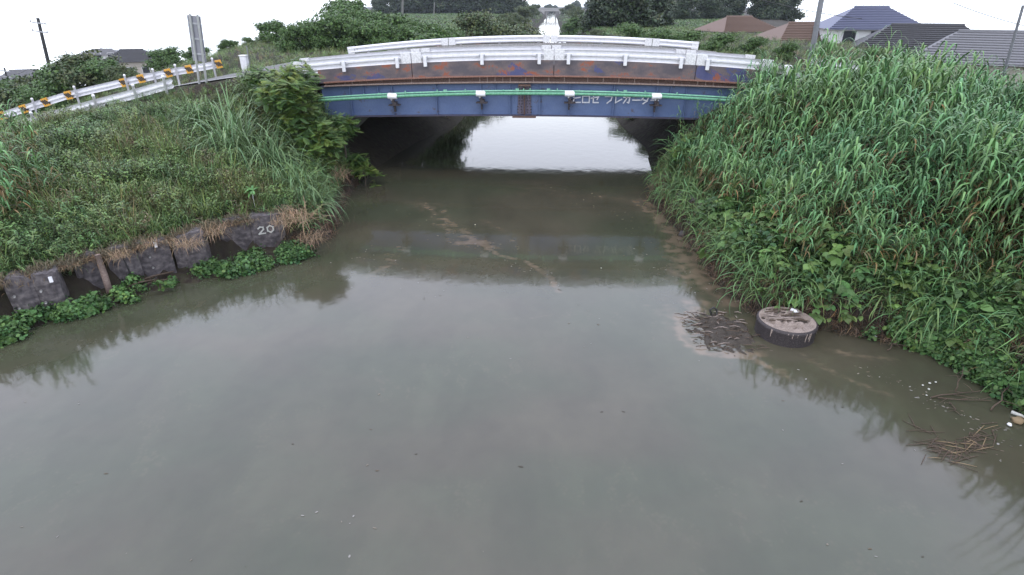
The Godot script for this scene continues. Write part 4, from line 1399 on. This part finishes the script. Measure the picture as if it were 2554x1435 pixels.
# ------------------------------------------------------------------ things at the water's edge
func build_shore_things() -> void:
	# concrete revetment blocks, each a hollow-faced unit with curved top corners
	var spans := [[4, 72, 704, 691, "moss darkened concrete block at the far end of the row, half covered by creepers"], [76, 134, 690, 680, "concrete block with a white marker on its top corner beside the creepers"], [176, 240, 646, 634, "tilted weathered concrete block beside the brown pole"], [260, 334, 628, 615, "widest dark concrete block with a vertical crack above driftwood"], [338, 414, 612, 596, "dark concrete block with a bright white marker near its top"], [424, 500, 592, 584, "overgrown brown concrete block draped with dry grass"], [541, 618, 553, 544, "dark concrete block beside the one painted with a number"], [622, 700, 545, 533, "dark concrete block painted with a white number"]]
	var k := 0
	for s in spans:
		var a := at_h(s[0], s[2], 0.95)
		var b := at_h(s[1], s[3], 0.95)
		var mid := (a + b) * 0.5
		var w := Vector2(a.x - b.x, a.z - b.z).length()
		var turn := atan2(-(b.z - a.z), b.x - a.x)
		var g := thing("concrete_block", s[4], "concrete block", Vector3(mid.x, 0, mid.z), turn, "concrete blocks along the left bank")
		var st := st_new()
		st.set_smooth_group(-1)
		rng.seed = 640 + k
		# front outline with worn, rounded shoulders, extruded backwards; face bowed outwards
		var cols := 8
		var rows := 6
		var grid := []
		for r in rows + 1:
			var line := []
			for c in cols + 1:
				var u := float(c) / cols
				var v := float(r) / rows
				var top := 0.98 - 0.07 * pow(absf(u - 0.5) * 2.0, 6.0) + 0.03 * sin(u * 5.0 + k * 2.0)
				var bow := 0.06 * sin(PI * u) - 0.05 * pow(v, 6.0)
				line.append(Vector3((u - 0.5) * w * 1.06, -0.15 + v * (top + 0.15) + rng.randfn(0, 0.008), bow + rng.randfn(0, 0.008)))
			grid.append(line)
		for r in rows:
			for c in cols:
				quad(st, grid[r][c], grid[r + 1][c], grid[r + 1][c + 1], grid[r][c + 1])
		var back := Vector3(0, -0.04, -0.5)
		for c in cols:
			quad(st, grid[rows][c], grid[rows][c] + back, grid[rows][c + 1] + back, grid[rows][c + 1])
		for c in [0, cols]:
			for r in rows:
				quad(st, grid[r][c], grid[r + 1][c], grid[r + 1][c] + back, grid[r][c] + back)
		put("body", done(st), M.block, g)
		if k in [1, 4]:
			put("marker", box_mesh(Vector3(w * 0.28 if k == 1 else 0.06, 0.83 if k == 1 else 0.88, 0.05 if k == 1 else 0.06), Vector3(0.06, 0.12, 0.035), Basis(Vector3.RIGHT, -0.15)), M.white, g)
		if k in [0, 1, 4]:
			for q in [0.35, 0.62]:
				put("bolt_hole", tube_mesh([Vector3(-0.12, q, 0.04), Vector3(-0.12, q, 0.075)], [0.03, 0.025], 8), M.concrete, g)
		if k == 3:
			put("crack", tube_mesh([Vector3(0.02, 0.75, 0.055), Vector3(0.05, 0.4, 0.06), Vector3(0.03, 0.05, 0.06)], [0.012, 0.016, 0.012], 5), M.black, g)
		if k == 7:
			var two := [[Vector2(0.1, 0.8), Vector2(0.35, 0.98), Vector2(0.7, 0.9), Vector2(0.72, 0.62), Vector2(0.1, 0.05), Vector2(0.85, 0.05)]]
			var zero := [[Vector2(0.5, 0.98), Vector2(0.15, 0.75), Vector2(0.15, 0.3), Vector2(0.5, 0.03), Vector2(0.85, 0.3), Vector2(0.85, 0.75), Vector2(0.5, 0.98)]]
			put("painted_digit", stroke_text([two], 0.2, 0.2, 0.035), M.chalk, g).position = Vector3(-0.26, 0.5, 0.066)
			put("painted_digit", stroke_text([zero], 0.2, 0.2, 0.035), M.chalk, g).position = Vector3(-0.05, 0.5, 0.068)
		k += 1
	# brown timber pole between two blocks
	var pt := at_h(248, 640, 0.95)
	var tp := put("timber_stake", tube_mesh([Vector3(0, -0.2, 0.02), Vector3(0.01, 0.5, 0), Vector3(-0.02, 1.0, -0.04)], [0.07, 0.066, 0.06], 9), M.rust_pale)
	tp.position = Vector3(pt.x, 0, pt.z + 0.06)
	tag(tp, "brown timber stake wedged between two concrete blocks", "stake")
	# driftwood in front of the blocks
	var dw := thing("driftwood", "pale driftwood branches washed up below the widest concrete block", "driftwood", at_h(330, 722, 0.02))
	rng.seed = 12
	for i in 7:
		var a := Vector3(rng.randf_range(-0.7, 0.2), 0.03 + rng.randf() * 0.1, rng.randf_range(-0.2, 0.2))
		var b := a + Vector3(rng.randf_range(0.4, 0.9), rng.randf_range(-0.02, 0.15), rng.randf_range(-0.5, -0.05))
		put("branch", tube_mesh([a, (a + b) * 0.5 + Vector3(0, 0.05, 0.03), b], [0.025, 0.02, 0.008], 6), M.twig, dw)

	# the sunken drum
	var c := Vector3(4.84, 0, -9.98)
	var g := thing("sunken_drum", "round mud caked drum standing in the water at the right bank", "drum", c)
	var st := st_new()
	st.set_smooth_group(0)
	var R := 0.55
	for i in 40:
		var a0 := TAU * i / 40
		var a1 := TAU * (i + 1) / 40
		var prof := [[R - 0.02, -0.3], [R, -0.1], [R, 0.22], [R + 0.012, 0.26], [R + 0.012, 0.3], [R - 0.03, 0.32]]
		for j in prof.size() - 1:
			var f := func(a: float, q: Array) -> Vector3: return Vector3(cos(a) * q[0], q[1], sin(a) * q[0])
			quad(st, f.call(a0, prof[j]), f.call(a0, prof[j + 1]), f.call(a1, prof[j + 1]), f.call(a1, prof[j]))
	put("side", done(st), M.drum, g)
	# dried mud top with hollows
	var mn := FastNoiseLite.new()
	mn.seed = 17
	mn.frequency = 3.4
	mn.fractal_octaves = 3
	st = st_new()
	st.set_smooth_group(0)
	var hh := func(x: float, z: float) -> float:
		var r := Vector2(x, z).length()
		var y := 0.315 + mn.get_noise_2d(x * 1.6, z * 2.6) * 0.12
		for hole in [[-0.2, 0.0, 0.09], [0.3, -0.05, 0.13], [-0.42, -0.12, 0.05], [0.05, 0.3, 0.04]]:
			y -= 0.2 * smoothstep(hole[2] * 1.25, hole[2] * 0.6, Vector2(x - hole[0], z - hole[1]).length())
		return lerpf(y, 0.325, smoothstep(R - 0.09, R - 0.03, r))
	var RN := 16
	var AN := 56
	for r in RN:
		for a in AN:
			var f2 := func(rr: int, aa: int) -> Vector3:
				var rad := (R - 0.025) * rr / RN
				var an := TAU * aa / AN
				var x := cos(an) * rad
				var z := sin(an) * rad
				return Vector3(x, hh.call(x, z), z)
			quad(st, f2.call(r, a), f2.call(r + 1, a), f2.call(r + 1, a + 1), f2.call(r, a + 1))
	put("mud_crust", done(st), M.mud_dry, g)
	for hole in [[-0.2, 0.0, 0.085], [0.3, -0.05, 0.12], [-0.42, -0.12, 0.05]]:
		put("hollow", tube_mesh([Vector3(hole[0], 0.16, hole[1]), Vector3(hole[0], 0.262, hole[1])], [hole[2] * 0.7, hole[2]], 14), M.mud_wet, g)  # dark mud discs added; the shade inside the holes is put in as colour
	rng.seed = 44
	for i in 9:
		var an := rng.randf_range(0.3, 2.8)
		var len := rng.randf_range(0.05, 0.2)
		put("mud_drip", tube_mesh([Vector3(cos(an) * (R + 0.004), 0.3, sin(an) * (R + 0.004)), Vector3(cos(an) * (R + 0.002), 0.3 - len, sin(an) * (R + 0.002))], [0.014, 0.005], 5), M.mud_dry, g)
	for i in 20:
		var a := Vector3(rng.randf_range(-0.45, 0.1), 0.355, rng.randf_range(-0.35, 0.15))
		var b := a + Vector3(rng.randf_range(0.2, 0.5), rng.randf_range(-0.02, 0.02), rng.randf_range(-0.12, 0.12))
		put("stem", tube_mesh([a, (a + b) * 0.5 + Vector3(0, 0.02, 0), b], [0.012, 0.014, 0.008], 5), M.mud_dry if i % 2 else M.twig, g)
	# wet mud heap with debris beside the drum
	var hc := Vector3(3.62, 0, -9.95)
	var heap := thing("mud_heap", "dark wet mud heap with tangled reeds beside the drum", "mud heap", hc)
	st = st_new()
	st.set_smooth_group(0)
	var hy := func(x: float, z: float) -> float:
		var r := Vector2(x / 0.72, z / 0.85).length()
		return 0.09 * (1.0 - r * r) + mn.get_noise_2d(x * 2.6 + 5, z * 4.0) * 0.13 - 0.04
	for i in 22:
		for j in 24:
			var x0 := lerpf(-0.8, 0.8, i / 22.0)
			var x1 := lerpf(-0.8, 0.8, (i + 1) / 22.0)
			var z0 := lerpf(-0.95, 0.95, j / 24.0)
			var z1 := lerpf(-0.95, 0.95, (j + 1) / 24.0)
			quad(st, Vector3(x0, hy.call(x0, z0), z0), Vector3(x1, hy.call(x1, z0), z0), Vector3(x1, hy.call(x1, z1), z1), Vector3(x0, hy.call(x0, z1), z1))
	put("mud", done(st), M.mud_wet, heap)
	for i in 90:
		var x := rng.randf_range(-0.7, 0.55)
		var z := rng.randf_range(-0.8, 0.75)
		var d := Vector3(rng.randf_range(-0.3, 0.3), 0, rng.randf_range(-0.1, 0.1))
		var y := maxf(0.02, hy.call(x, z)) + 0.015
		put("reed_stem", tube_mesh([Vector3(x, y, z), Vector3(x, y + 0.015, z) + d * 0.5, Vector3(x, y - 0.01, z) + d], [0.008, 0.011, 0.005], 4), M.twig if i % 3 else M.mud_dry, heap)
	put("old_hose", tube_mesh([Vector3(-0.05, 0.02, -0.62), Vector3(-0.1, 0.14, -0.66), Vector3(-0.03, 0.19, -0.68), Vector3(0.05, 0.14, -0.68), Vector3(0.06, 0.02, -0.66)], [0.02, 0.022, 0.022, 0.022, 0.02], 7), M.black, heap)
	# stones at the right bank near the bridge
	rng.seed = 20
	for i in 12:
		var p := at_h(1690 + rng.randf() * 60, 520 + rng.randf() * 60, 0.1)
		p.x = maxf(p.x, along(RIGHT, p.z) + 0.02)
		var r := rng.randf_range(0.08, 0.17)
		st = st_new()
		st.set_smooth_group(-1)
		var sp := SphereMesh.new()
		sp.radius = r
		sp.height = r * 1.5
		sp.radial_segments = 9
		sp.rings = 5
		var arr := sp.get_mesh_arrays()
		var vv: PackedVector3Array = arr[Mesh.ARRAY_VERTEX]
		for v in vv.size():
			vv[v] *= 1.0 + mn.get_noise_3d(vv[v].x * 2.5 + i, vv[v].y * 2.5, vv[v].z * 2.5) * 0.5
		arr[Mesh.ARRAY_VERTEX] = vv
		var am := ArrayMesh.new()
		am.add_surface_from_arrays(Mesh.PRIMITIVE_TRIANGLES, arr)
		var o := put("stone", am, M.stone)
		o.position = Vector3(p.x, maxf(0.0, gh(p.x, p.z)) + r * 0.35, p.z)
		tag(o, "dark rough stone at the foot of the right bank near the bridge", "stone", "stones at the right bank")

	# rubbish on the water
	var bottle := func(label: String, px: float, py: float, turn: float, col: Material, s: float) -> void:
		var at := at_h(px, py, 0.03)
		var b := thing("bottle", label, "bottle", Vector3(at.x, 0.012, at.z), turn, "bottles by the right bank")
		put("body", tube_mesh([Vector3(-0.1 * s, 0.02, 0), Vector3(-0.095 * s, 0.02, 0), Vector3(0.05 * s, 0.02, 0), Vector3(0.09 * s, 0.02, 0), Vector3(0.12 * s, 0.02, 0)], [0.02 * s, 0.033 * s, 0.033 * s, 0.018 * s, 0.013 * s], 10), col, b)
		put("bottle_cap", tube_mesh([Vector3(0.12 * s, 0.02, 0), Vector3(0.14 * s, 0.02, 0)], [0.016 * s, 0.016 * s], 10), M.white, b)
	bottle.call("small pale bottle floating nearest the drum", 2122, 823, 0.1, M.white_worn, 0.9)
	bottle.call("pale bottle floating below the overhanging vines", 2195, 842, -0.2, M.white_worn, 1.1)
	bottle.call("white bottle lying at the foot of the creeping mat", 2305, 862, 0.5, M.white_worn, 0.9)
	bottle.call("tan bottle lying by the leaning stick at the mat's edge", 2540, 1035, -0.8, M.chalk, 0.9)
	var wb := at_h(1982, 774, 0.4)
	var wbt := thing("bottle", "bright white bottle lying on the mud caked drum", "bottle", Vector3(wb.x, 0.345, wb.z), -0.9, "bottles by the right bank")
	put("body", tube_mesh([Vector3(-0.07, 0.035, 0), Vector3(-0.065, 0.035, 0), Vector3(0.03, 0.035, 0), Vector3(0.06, 0.035, 0)], [0.02, 0.04, 0.04, 0.018], 10), M.white, wbt)
	put("bottle_cap", tube_mesh([Vector3(0.06, 0.035, 0), Vector3(0.085, 0.035, 0)], [0.02, 0.02], 10), M.white_worn, wbt)
	var bag := func(label: String, px: float, py: float, r: float, m: Material) -> void:
		var at := at_h(px, py, 0.04)
		var sp := SphereMesh.new()
		sp.radius = r
		sp.height = r * 1.3
		sp.radial_segments = 12
		sp.rings = 7
		var arr := sp.get_mesh_arrays()
		var vv: PackedVector3Array = arr[Mesh.ARRAY_VERTEX]
		for v in vv.size():
			vv[v] *= 1.0 + mn.get_noise_3d(vv[v].x * 4 + px, vv[v].y * 4, vv[v].z * 4) * 0.7
		arr[Mesh.ARRAY_VERTEX] = vv
		var am := ArrayMesh.new()
		am.add_surface_from_arrays(Mesh.PRIMITIVE_TRIANGLES, arr)
		var o := put("litter_scrap", am, m)
		o.position = Vector3(at.x, 0.03, at.z)
		tag(o, label, "litter", "litter by the creeping mat")
	bag.call("crumpled white plastic scrap against the creeping mat", 2408, 912, 0.075, M.white)
	bag.call("tan crumpled scrap at the edge of the creeping mat", 2540, 1048, 0.085, M.tan)
	bag.call("small pale scrap next to the tan one", 2520, 1058, 0.035, M.white_worn)
	bag.call("pale scrap under the fringe of the creeping mat", 2357, 888, 0.04, M.white_worn)
	for q in [[2320, 955], [2335, 952], [2303, 960], [2318, 970], [2312, 985], [1995, 790], [1500, 668], [1185, 560]]:
		bag.call("pale floating scrap on the open water", q[0], q[1], 0.017, M.chalk)
	# fallen branches in the water by the creeping mat
	var branch := func(label: String, px0: Vector2, px1: Vector2, r: float, lift: float, sd: int) -> void:
		var a := at_h(px0.x, px0.y, 0.02)
		var b := at_h(px1.x, px1.y, 0.02)
		b.y += lift
		var o := thing("fallen_branch", label, "branch", a, 0, "branches in the water by the right bank")
		rng.seed = sd
		var pts := []
		var rad := []
		for i in 6:
			var t := i / 5.0
			pts.append((b - a) * t + Vector3(rng.randfn(0, 0.02), absf(rng.randfn(0, 0.012)), rng.randfn(0, 0.02)))
			rad.append(lerpf(r, r * 0.4, t))
		put("limb", tube_mesh(pts, rad, 6), M.twig, o)
		for i in 5:
			var s: Vector3 = pts[1 + rng.randi() % 4]
			var e := s + Vector3(rng.randfn(0, 0.16), absf(rng.randfn(0, 0.04)), rng.randfn(0, 0.12))
			put("twig", tube_mesh([s, (s + e) * 0.5 + Vector3(0.01, 0.01, 0), e], [r * 0.5, r * 0.4, r * 0.2], 5), M.twig, o)
	branch.call("long brown branch lying on the water near the creeping mat", Vector2(2322, 990), Vector2(2455, 978), 0.014, 0.02, 1)
	branch.call("brown branch crossing the long one on the water", Vector2(2345, 998), Vector2(2470, 1000), 0.012, 0.0, 2)
	branch.call("thin forked branch sagging from the long one", Vector2(2370, 1005), Vector2(2400, 1040), 0.01, 0.0, 3)
	branch.call("leaning stick rising from the water to the creeping mat", Vector2(2474, 1026), Vector2(2505, 990), 0.014, 0.28, 4)
	branch.call("upright bare stem standing before the creeping mat", Vector2(2381, 978), Vector2(2390, 960), 0.01, 0.38, 5)
	branch.call("bare branch reaching from the drum along the dark bank", Vector2(2040, 800), Vector2(2190, 815), 0.014, 0.12, 6)
	branch.call("crooked branch above the floating bottles", Vector2(2060, 795), Vector2(2170, 790), 0.012, 0.2, 7)
	branch.call("forked stick poking from the water before the vines", Vector2(2215, 875), Vector2(2240, 858), 0.012, 0.12, 8)
	# raft of reed debris
	rng.seed = 53
	var raft := thing("reed_raft", "raft of broken reed stems drifting off the creeping mat", "debris raft", at_h(2390, 1120, 0.005))
	for i in 90:
		var t := rng.randf()
		var p: Vector3 = at_h(lerpf(2290, 2480, t) + rng.randfn(0, 22), lerpf(1075, 1135, sin(t * PI) * 0.9) + rng.randfn(0, 13), 0.012) - raft.position
		var an := rng.randfn(0.25, 0.6)
		var len := rng.randf_range(0.04, 0.22)
		var d := Vector3(cos(an), 0, -sin(an)) * len
		put("stem", tube_mesh([p - d, p + Vector3(0, 0.006, 0), p + d], [0.004, 0.007, 0.004], 4), M.twig if rng.randf() < 0.85 else M.tan, raft)
	var fl := []
	rng.seed = 54
	for i in 420:
		var px := rng.randf() * 2554
		var py := 440.0 + 995.0 * rng.randf()
		if i < 350:
			var t := rng.randf()
			var base: Vector2 = [Vector2(1180, 600), Vector2(960, 660), Vector2(1320, 660), Vector2(1720, 700), Vector2(2300, 980), Vector2(2450, 1060), Vector2(1500, 520)][rng.randi() % 7]
			var run := rng.randfn(0, 1.0)
			px = base.x + run * 110 + rng.randfn(0, 14)
			py = base.y + run * 60 + run * run * 14 + rng.randfn(0, 10)
		var p := at_h(px, py, 0.006)
		if shore(p.x, p.z).x != 0.0 or p.z < -20.5:
			continue
		var b := Basis(Vector3.UP, rng.randf() * TAU).scaled(Vector3(rng.randf_range(0.5, 2.2), 1, 1) * rng.randf_range(0.3, 0.85))
		var c2 := [Color(0.16, 0.14, 0.11), Color(0.10, 0.075, 0.05), Color(0.24, 0.23, 0.21), Color(0.05, 0.042, 0.03)][rng.randi() % 4] as Color
		fl.append([Transform3D(b, p), c2])
	st = st_new()
	st.set_color(Color.WHITE)
	st.set_smooth_group(-1)
	for i in 5:
		var a0 := TAU * i / 5
		var a1 := TAU * (i + 1) / 5
		st.add_vertex(Vector3(0, 0.003, 0)); st.add_vertex(Vector3(cos(a0) * 0.03, 0, sin(a0) * 0.014)); st.add_vertex(Vector3(cos(a1) * 0.03, 0, sin(a1) * 0.014))
	var fm := StandardMaterial3D.new()
	fm.vertex_color_use_as_albedo = true
	fm.roughness = 0.8
	tag(scatter("floating_flecks", done(st), fm, fl), "tiny leaf flecks and chaff drifting on the water", "flecks", "", "stuff")
	# bare tall stalks leaning over the water at the near right bank
	rng.seed = 90
	for i in 13:
		var x := rng.randf_range(8.9, 11.0)
		var z := rng.randf_range(-8.6, -6.6)
		var tip := Vector3(rng.randf_range(-1.5, -0.6), rng.randf_range(2.2, 3.1), rng.randf_range(-0.2, 0.6))
		var o := put("bare_stalk", tube_mesh([Vector3(0, -0.1, 0), tip * Vector3(0.25, 0.5, 0.25), tip * Vector3(0.6, 0.82, 0.6), tip], [0.016, 0.014, 0.011, 0.004], 5), M.twig)
		o.position = Vector3(x, gh(x, z), z)
		tag(o, "bare dark stalk leaning over the water from the creeping mat", "stalk", "bare stalks on the right bank")

# ------------------------------------------------------------------ materials
func build_materials() -> void:
	M.soil = noisy(1, 0.02, [Color(0.018, 0.013, 0.010), Color(0.032, 0.026, 0.017), Color(0.034, 0.036, 0.018)], [0.25, 0.55, 0.8], 0.35, 0.95, 3.0)
	M.asphalt = noisy(2, 0.05, [Color(0.10, 0.10, 0.10), Color(0.15, 0.148, 0.145)], [0.2, 0.8], 0.8, 0.9, 0.3)
	M.road_paint = mat(Color(0.7, 0.7, 0.68), 0.7)
	M.white = noisy(3, 0.01, [Color(0.64, 0.64, 0.66), Color(0.72, 0.72, 0.74), Color(0.68, 0.675, 0.67)], [0.2, 0.6, 0.9], 0.9, 0.4)
	M.white_worn = noisy(4, 0.02, [Color(0.55, 0.55, 0.55), Color(0.70, 0.70, 0.70)], [0.3, 0.7], 1.2, 0.5)
	M.white_wrap = mat(Color(0.8, 0.8, 0.8), 0.5)
	M.letter_white = noisy(5, 0.04, [Color(0.35, 0.38, 0.5), Color(0.68, 0.69, 0.72)], [0.25, 0.5], 2.0, 0.7)
	M.chalk = noisy(6, 0.05, [Color(0.3, 0.3, 0.28), Color(0.55, 0.55, 0.5)], [0.35, 0.55], 3.0, 0.9)
	M.galv = mat(Color(0.35, 0.36, 0.38), 0.45)
	M.sign_back = mat(Color(0.22, 0.22, 0.25), 0.45)
	M.black = mat(Color(0.02, 0.02, 0.02), 0.6)
	M.orange = mat(Color(0.6, 0.3, 0.03), 0.5)
	M.tan = mat(Color(0.2, 0.145, 0.08), 0.8)
	M.concrete = noisy(7, 0.03, [Color(0.25, 0.245, 0.235), Color(0.36, 0.355, 0.345)], [0.3, 0.7], 0.6, 0.9, 0.5)
	M.block = noisy(9, 0.02, [Color(0.05, 0.044, 0.046), Color(0.095, 0.085, 0.088), Color(0.17, 0.15, 0.145)], [0.25, 0.55, 0.85], 0.7, 0.9, 0.4)
	M.stone = noisy(10, 0.03, [Color(0.05, 0.045, 0.045), Color(0.10, 0.09, 0.085)], [0.3, 0.7], 1.5, 0.85, 1.0)
	M.pole_dark = mat(Color(0.10, 0.10, 0.105), 0.8)
	M.pole_grey = noisy(12, 0.02, [Color(0.30, 0.31, 0.34), Color(0.38, 0.39, 0.42)], [0.3, 0.7], 0.5, 0.8)
	M.bark = noisy(13, 0.05, [Color(0.05, 0.04, 0.03), Color(0.11, 0.09, 0.07)], [0.3, 0.7], 2.0, 0.95)
	M.twig = noisy(14, 0.05, [Color(0.05, 0.036, 0.027), Color(0.12, 0.09, 0.066)], [0.3, 0.7], 3.0, 0.9)
	M.drum = noisy(15, 0.03, [Color(0.03, 0.026, 0.028), Color(0.07, 0.06, 0.058)], [0.3, 0.7], 2.0, 0.6, 0.5)
	M.mud_dry = noisy(16, 0.04, [Color(0.20, 0.16, 0.135), Color(0.32, 0.27, 0.235)], [0.3, 0.7], 2.5, 0.95, 0.6)
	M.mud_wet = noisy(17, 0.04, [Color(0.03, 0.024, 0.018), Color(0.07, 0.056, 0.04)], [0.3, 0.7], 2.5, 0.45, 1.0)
	M.rust = noisy(18, 0.04, [Color(0.075, 0.048, 0.042), Color(0.15, 0.09, 0.07), Color(0.14, 0.115, 0.10)], [0.25, 0.55, 0.85], 1.6, 0.85, 0.4)
	M.rust_lip = noisy(19, 0.03, [Color(0.20, 0.10, 0.075), Color(0.27, 0.15, 0.115)], [0.3, 0.7], 1.0, 0.8)
	M.rust_pale = noisy(20, 0.03, [Color(0.19, 0.135, 0.115), Color(0.28, 0.22, 0.19)], [0.3, 0.7], 1.2, 0.8)
	M.dark_steel = noisy(21, 0.03, [Color(0.04, 0.035, 0.04), Color(0.08, 0.065, 0.065)], [0.3, 0.7], 1.0, 0.7)
	M.blue_dark = noisy(22, 0.03, [Color(0.05, 0.055, 0.10), Color(0.09, 0.07, 0.08)], [0.3, 0.75], 1.0, 0.6)
	M.splice = noisy(28, 0.03, [Color(0.10, 0.09, 0.14), Color(0.16, 0.14, 0.17)], [0.3, 0.7], 1.0, 0.6)
	M.pipe_green = noisy(23, 0.02, [Color(0.09, 0.28, 0.16), Color(0.17, 0.38, 0.25)], [0.3, 0.7], 0.8, 0.45)
	M.pipe_green_pale = noisy(24, 0.02, [Color(0.16, 0.40, 0.26), Color(0.26, 0.5, 0.36)], [0.3, 0.7], 0.8, 0.5)
	M.wall_white = mat(Color(0.68, 0.68, 0.67), 0.85)
	M.wall_tan = mat(Color(0.42, 0.38, 0.32), 0.85)
	M.wall_grey = mat(Color(0.34, 0.34, 0.35), 0.85)
	M.roof_dark = noisy(25, 0.05, [Color(0.05, 0.05, 0.055), Color(0.08, 0.08, 0.085)], [0.3, 0.7], 0.6, 0.7)
	M.roof_grey = noisy(26, 0.05, [Color(0.14, 0.14, 0.15), Color(0.2, 0.2, 0.21)], [0.3, 0.7], 0.6, 0.7)
	M.roof_blue = mat(Color(0.10, 0.11, 0.17), 0.6)
	M.roof_brown = mat(Color(0.13, 0.085, 0.065), 0.7)
	M.glass_dark = mat(Color(0.03, 0.035, 0.04), 0.1)
	var b := StandardMaterial3D.new()
	b.albedo_texture = rust_image(1152, 72, [Color(0.085, 0.13, 0.255), Color(0.10, 0.148, 0.275), Color(0.085, 0.07, 0.09)], 41, 0.16, 0.02)
	b.roughness = 0.55
	M.blue = b
	var d := StandardMaterial3D.new()
	d.albedo_texture = rust_image(1152, 40, [Color(0.085, 0.075, 0.085), Color(0.15, 0.115, 0.11), Color(0.25, 0.08, 0.045), Color(0.05, 0.065, 0.18)], 47, 0.36, 0.016)
	d.roughness = 0.75
	M.deck_steel = d

func _ready() -> void:
	# camera
	var cam := Camera3D.new()
	cam.name = "camera"
	cam.fov = 54.27
	cam.near = 0.1
	cam.far = 6000.0
	cam.position = Vector3(0, EYE, 0)
	cam.rotation = Vector3(-TILT, YAW, 0)
	add_child(cam)
	cam.current = true
	# overcast sky
	var env := Environment.new()
	var sky := Sky.new()
	var ps := ProceduralSkyMaterial.new()
	ps.sky_top_color = Color(0.88, 0.905, 1.0)
	ps.sky_horizon_color = Color(0.965, 0.985, 1.0)
	ps.ground_horizon_color = Color(0.965, 0.985, 1.0)
	ps.ground_bottom_color = Color(0.965, 0.985, 1.0)
	ps.sky_curve = 0.2
	ps.sun_angle_max = 1.0
	ps.energy_multiplier = 2.5
	sky.sky_material = ps
	env.background_mode = Environment.BG_SKY
	env.sky = sky
	env.tonemap_mode = Environment.TONE_MAPPER_LINEAR
	env.tonemap_exposure = 1.0
	env.sdfgi_enabled = true
	env.ssao_enabled = true
	env.ssil_enabled = true
	env.fog_enabled = true
	env.fog_density = 0.0002
	env.fog_light_color = Color(0.88, 0.92, 0.97)
	var we := WorldEnvironment.new()
	we.name = "environment"
	we.environment = env
	add_child(we)
	var sun := DirectionalLight3D.new()
	sun.name = "overcast_sun"
	sun.light_energy = 0.35
	sun.light_angular_distance = 20.0
	sun.light_color = Color(1.0, 0.98, 0.95)
	sun.shadow_enabled = true
	sun.rotation_degrees = Vector3(-62, -25, 0)
	add_child(sun)
	build_materials()
	build_ground()
	build_river()
	build_road()
	build_bridge()
	build_roadside()
	build_far()
	build_shore_things()
	build_plants()
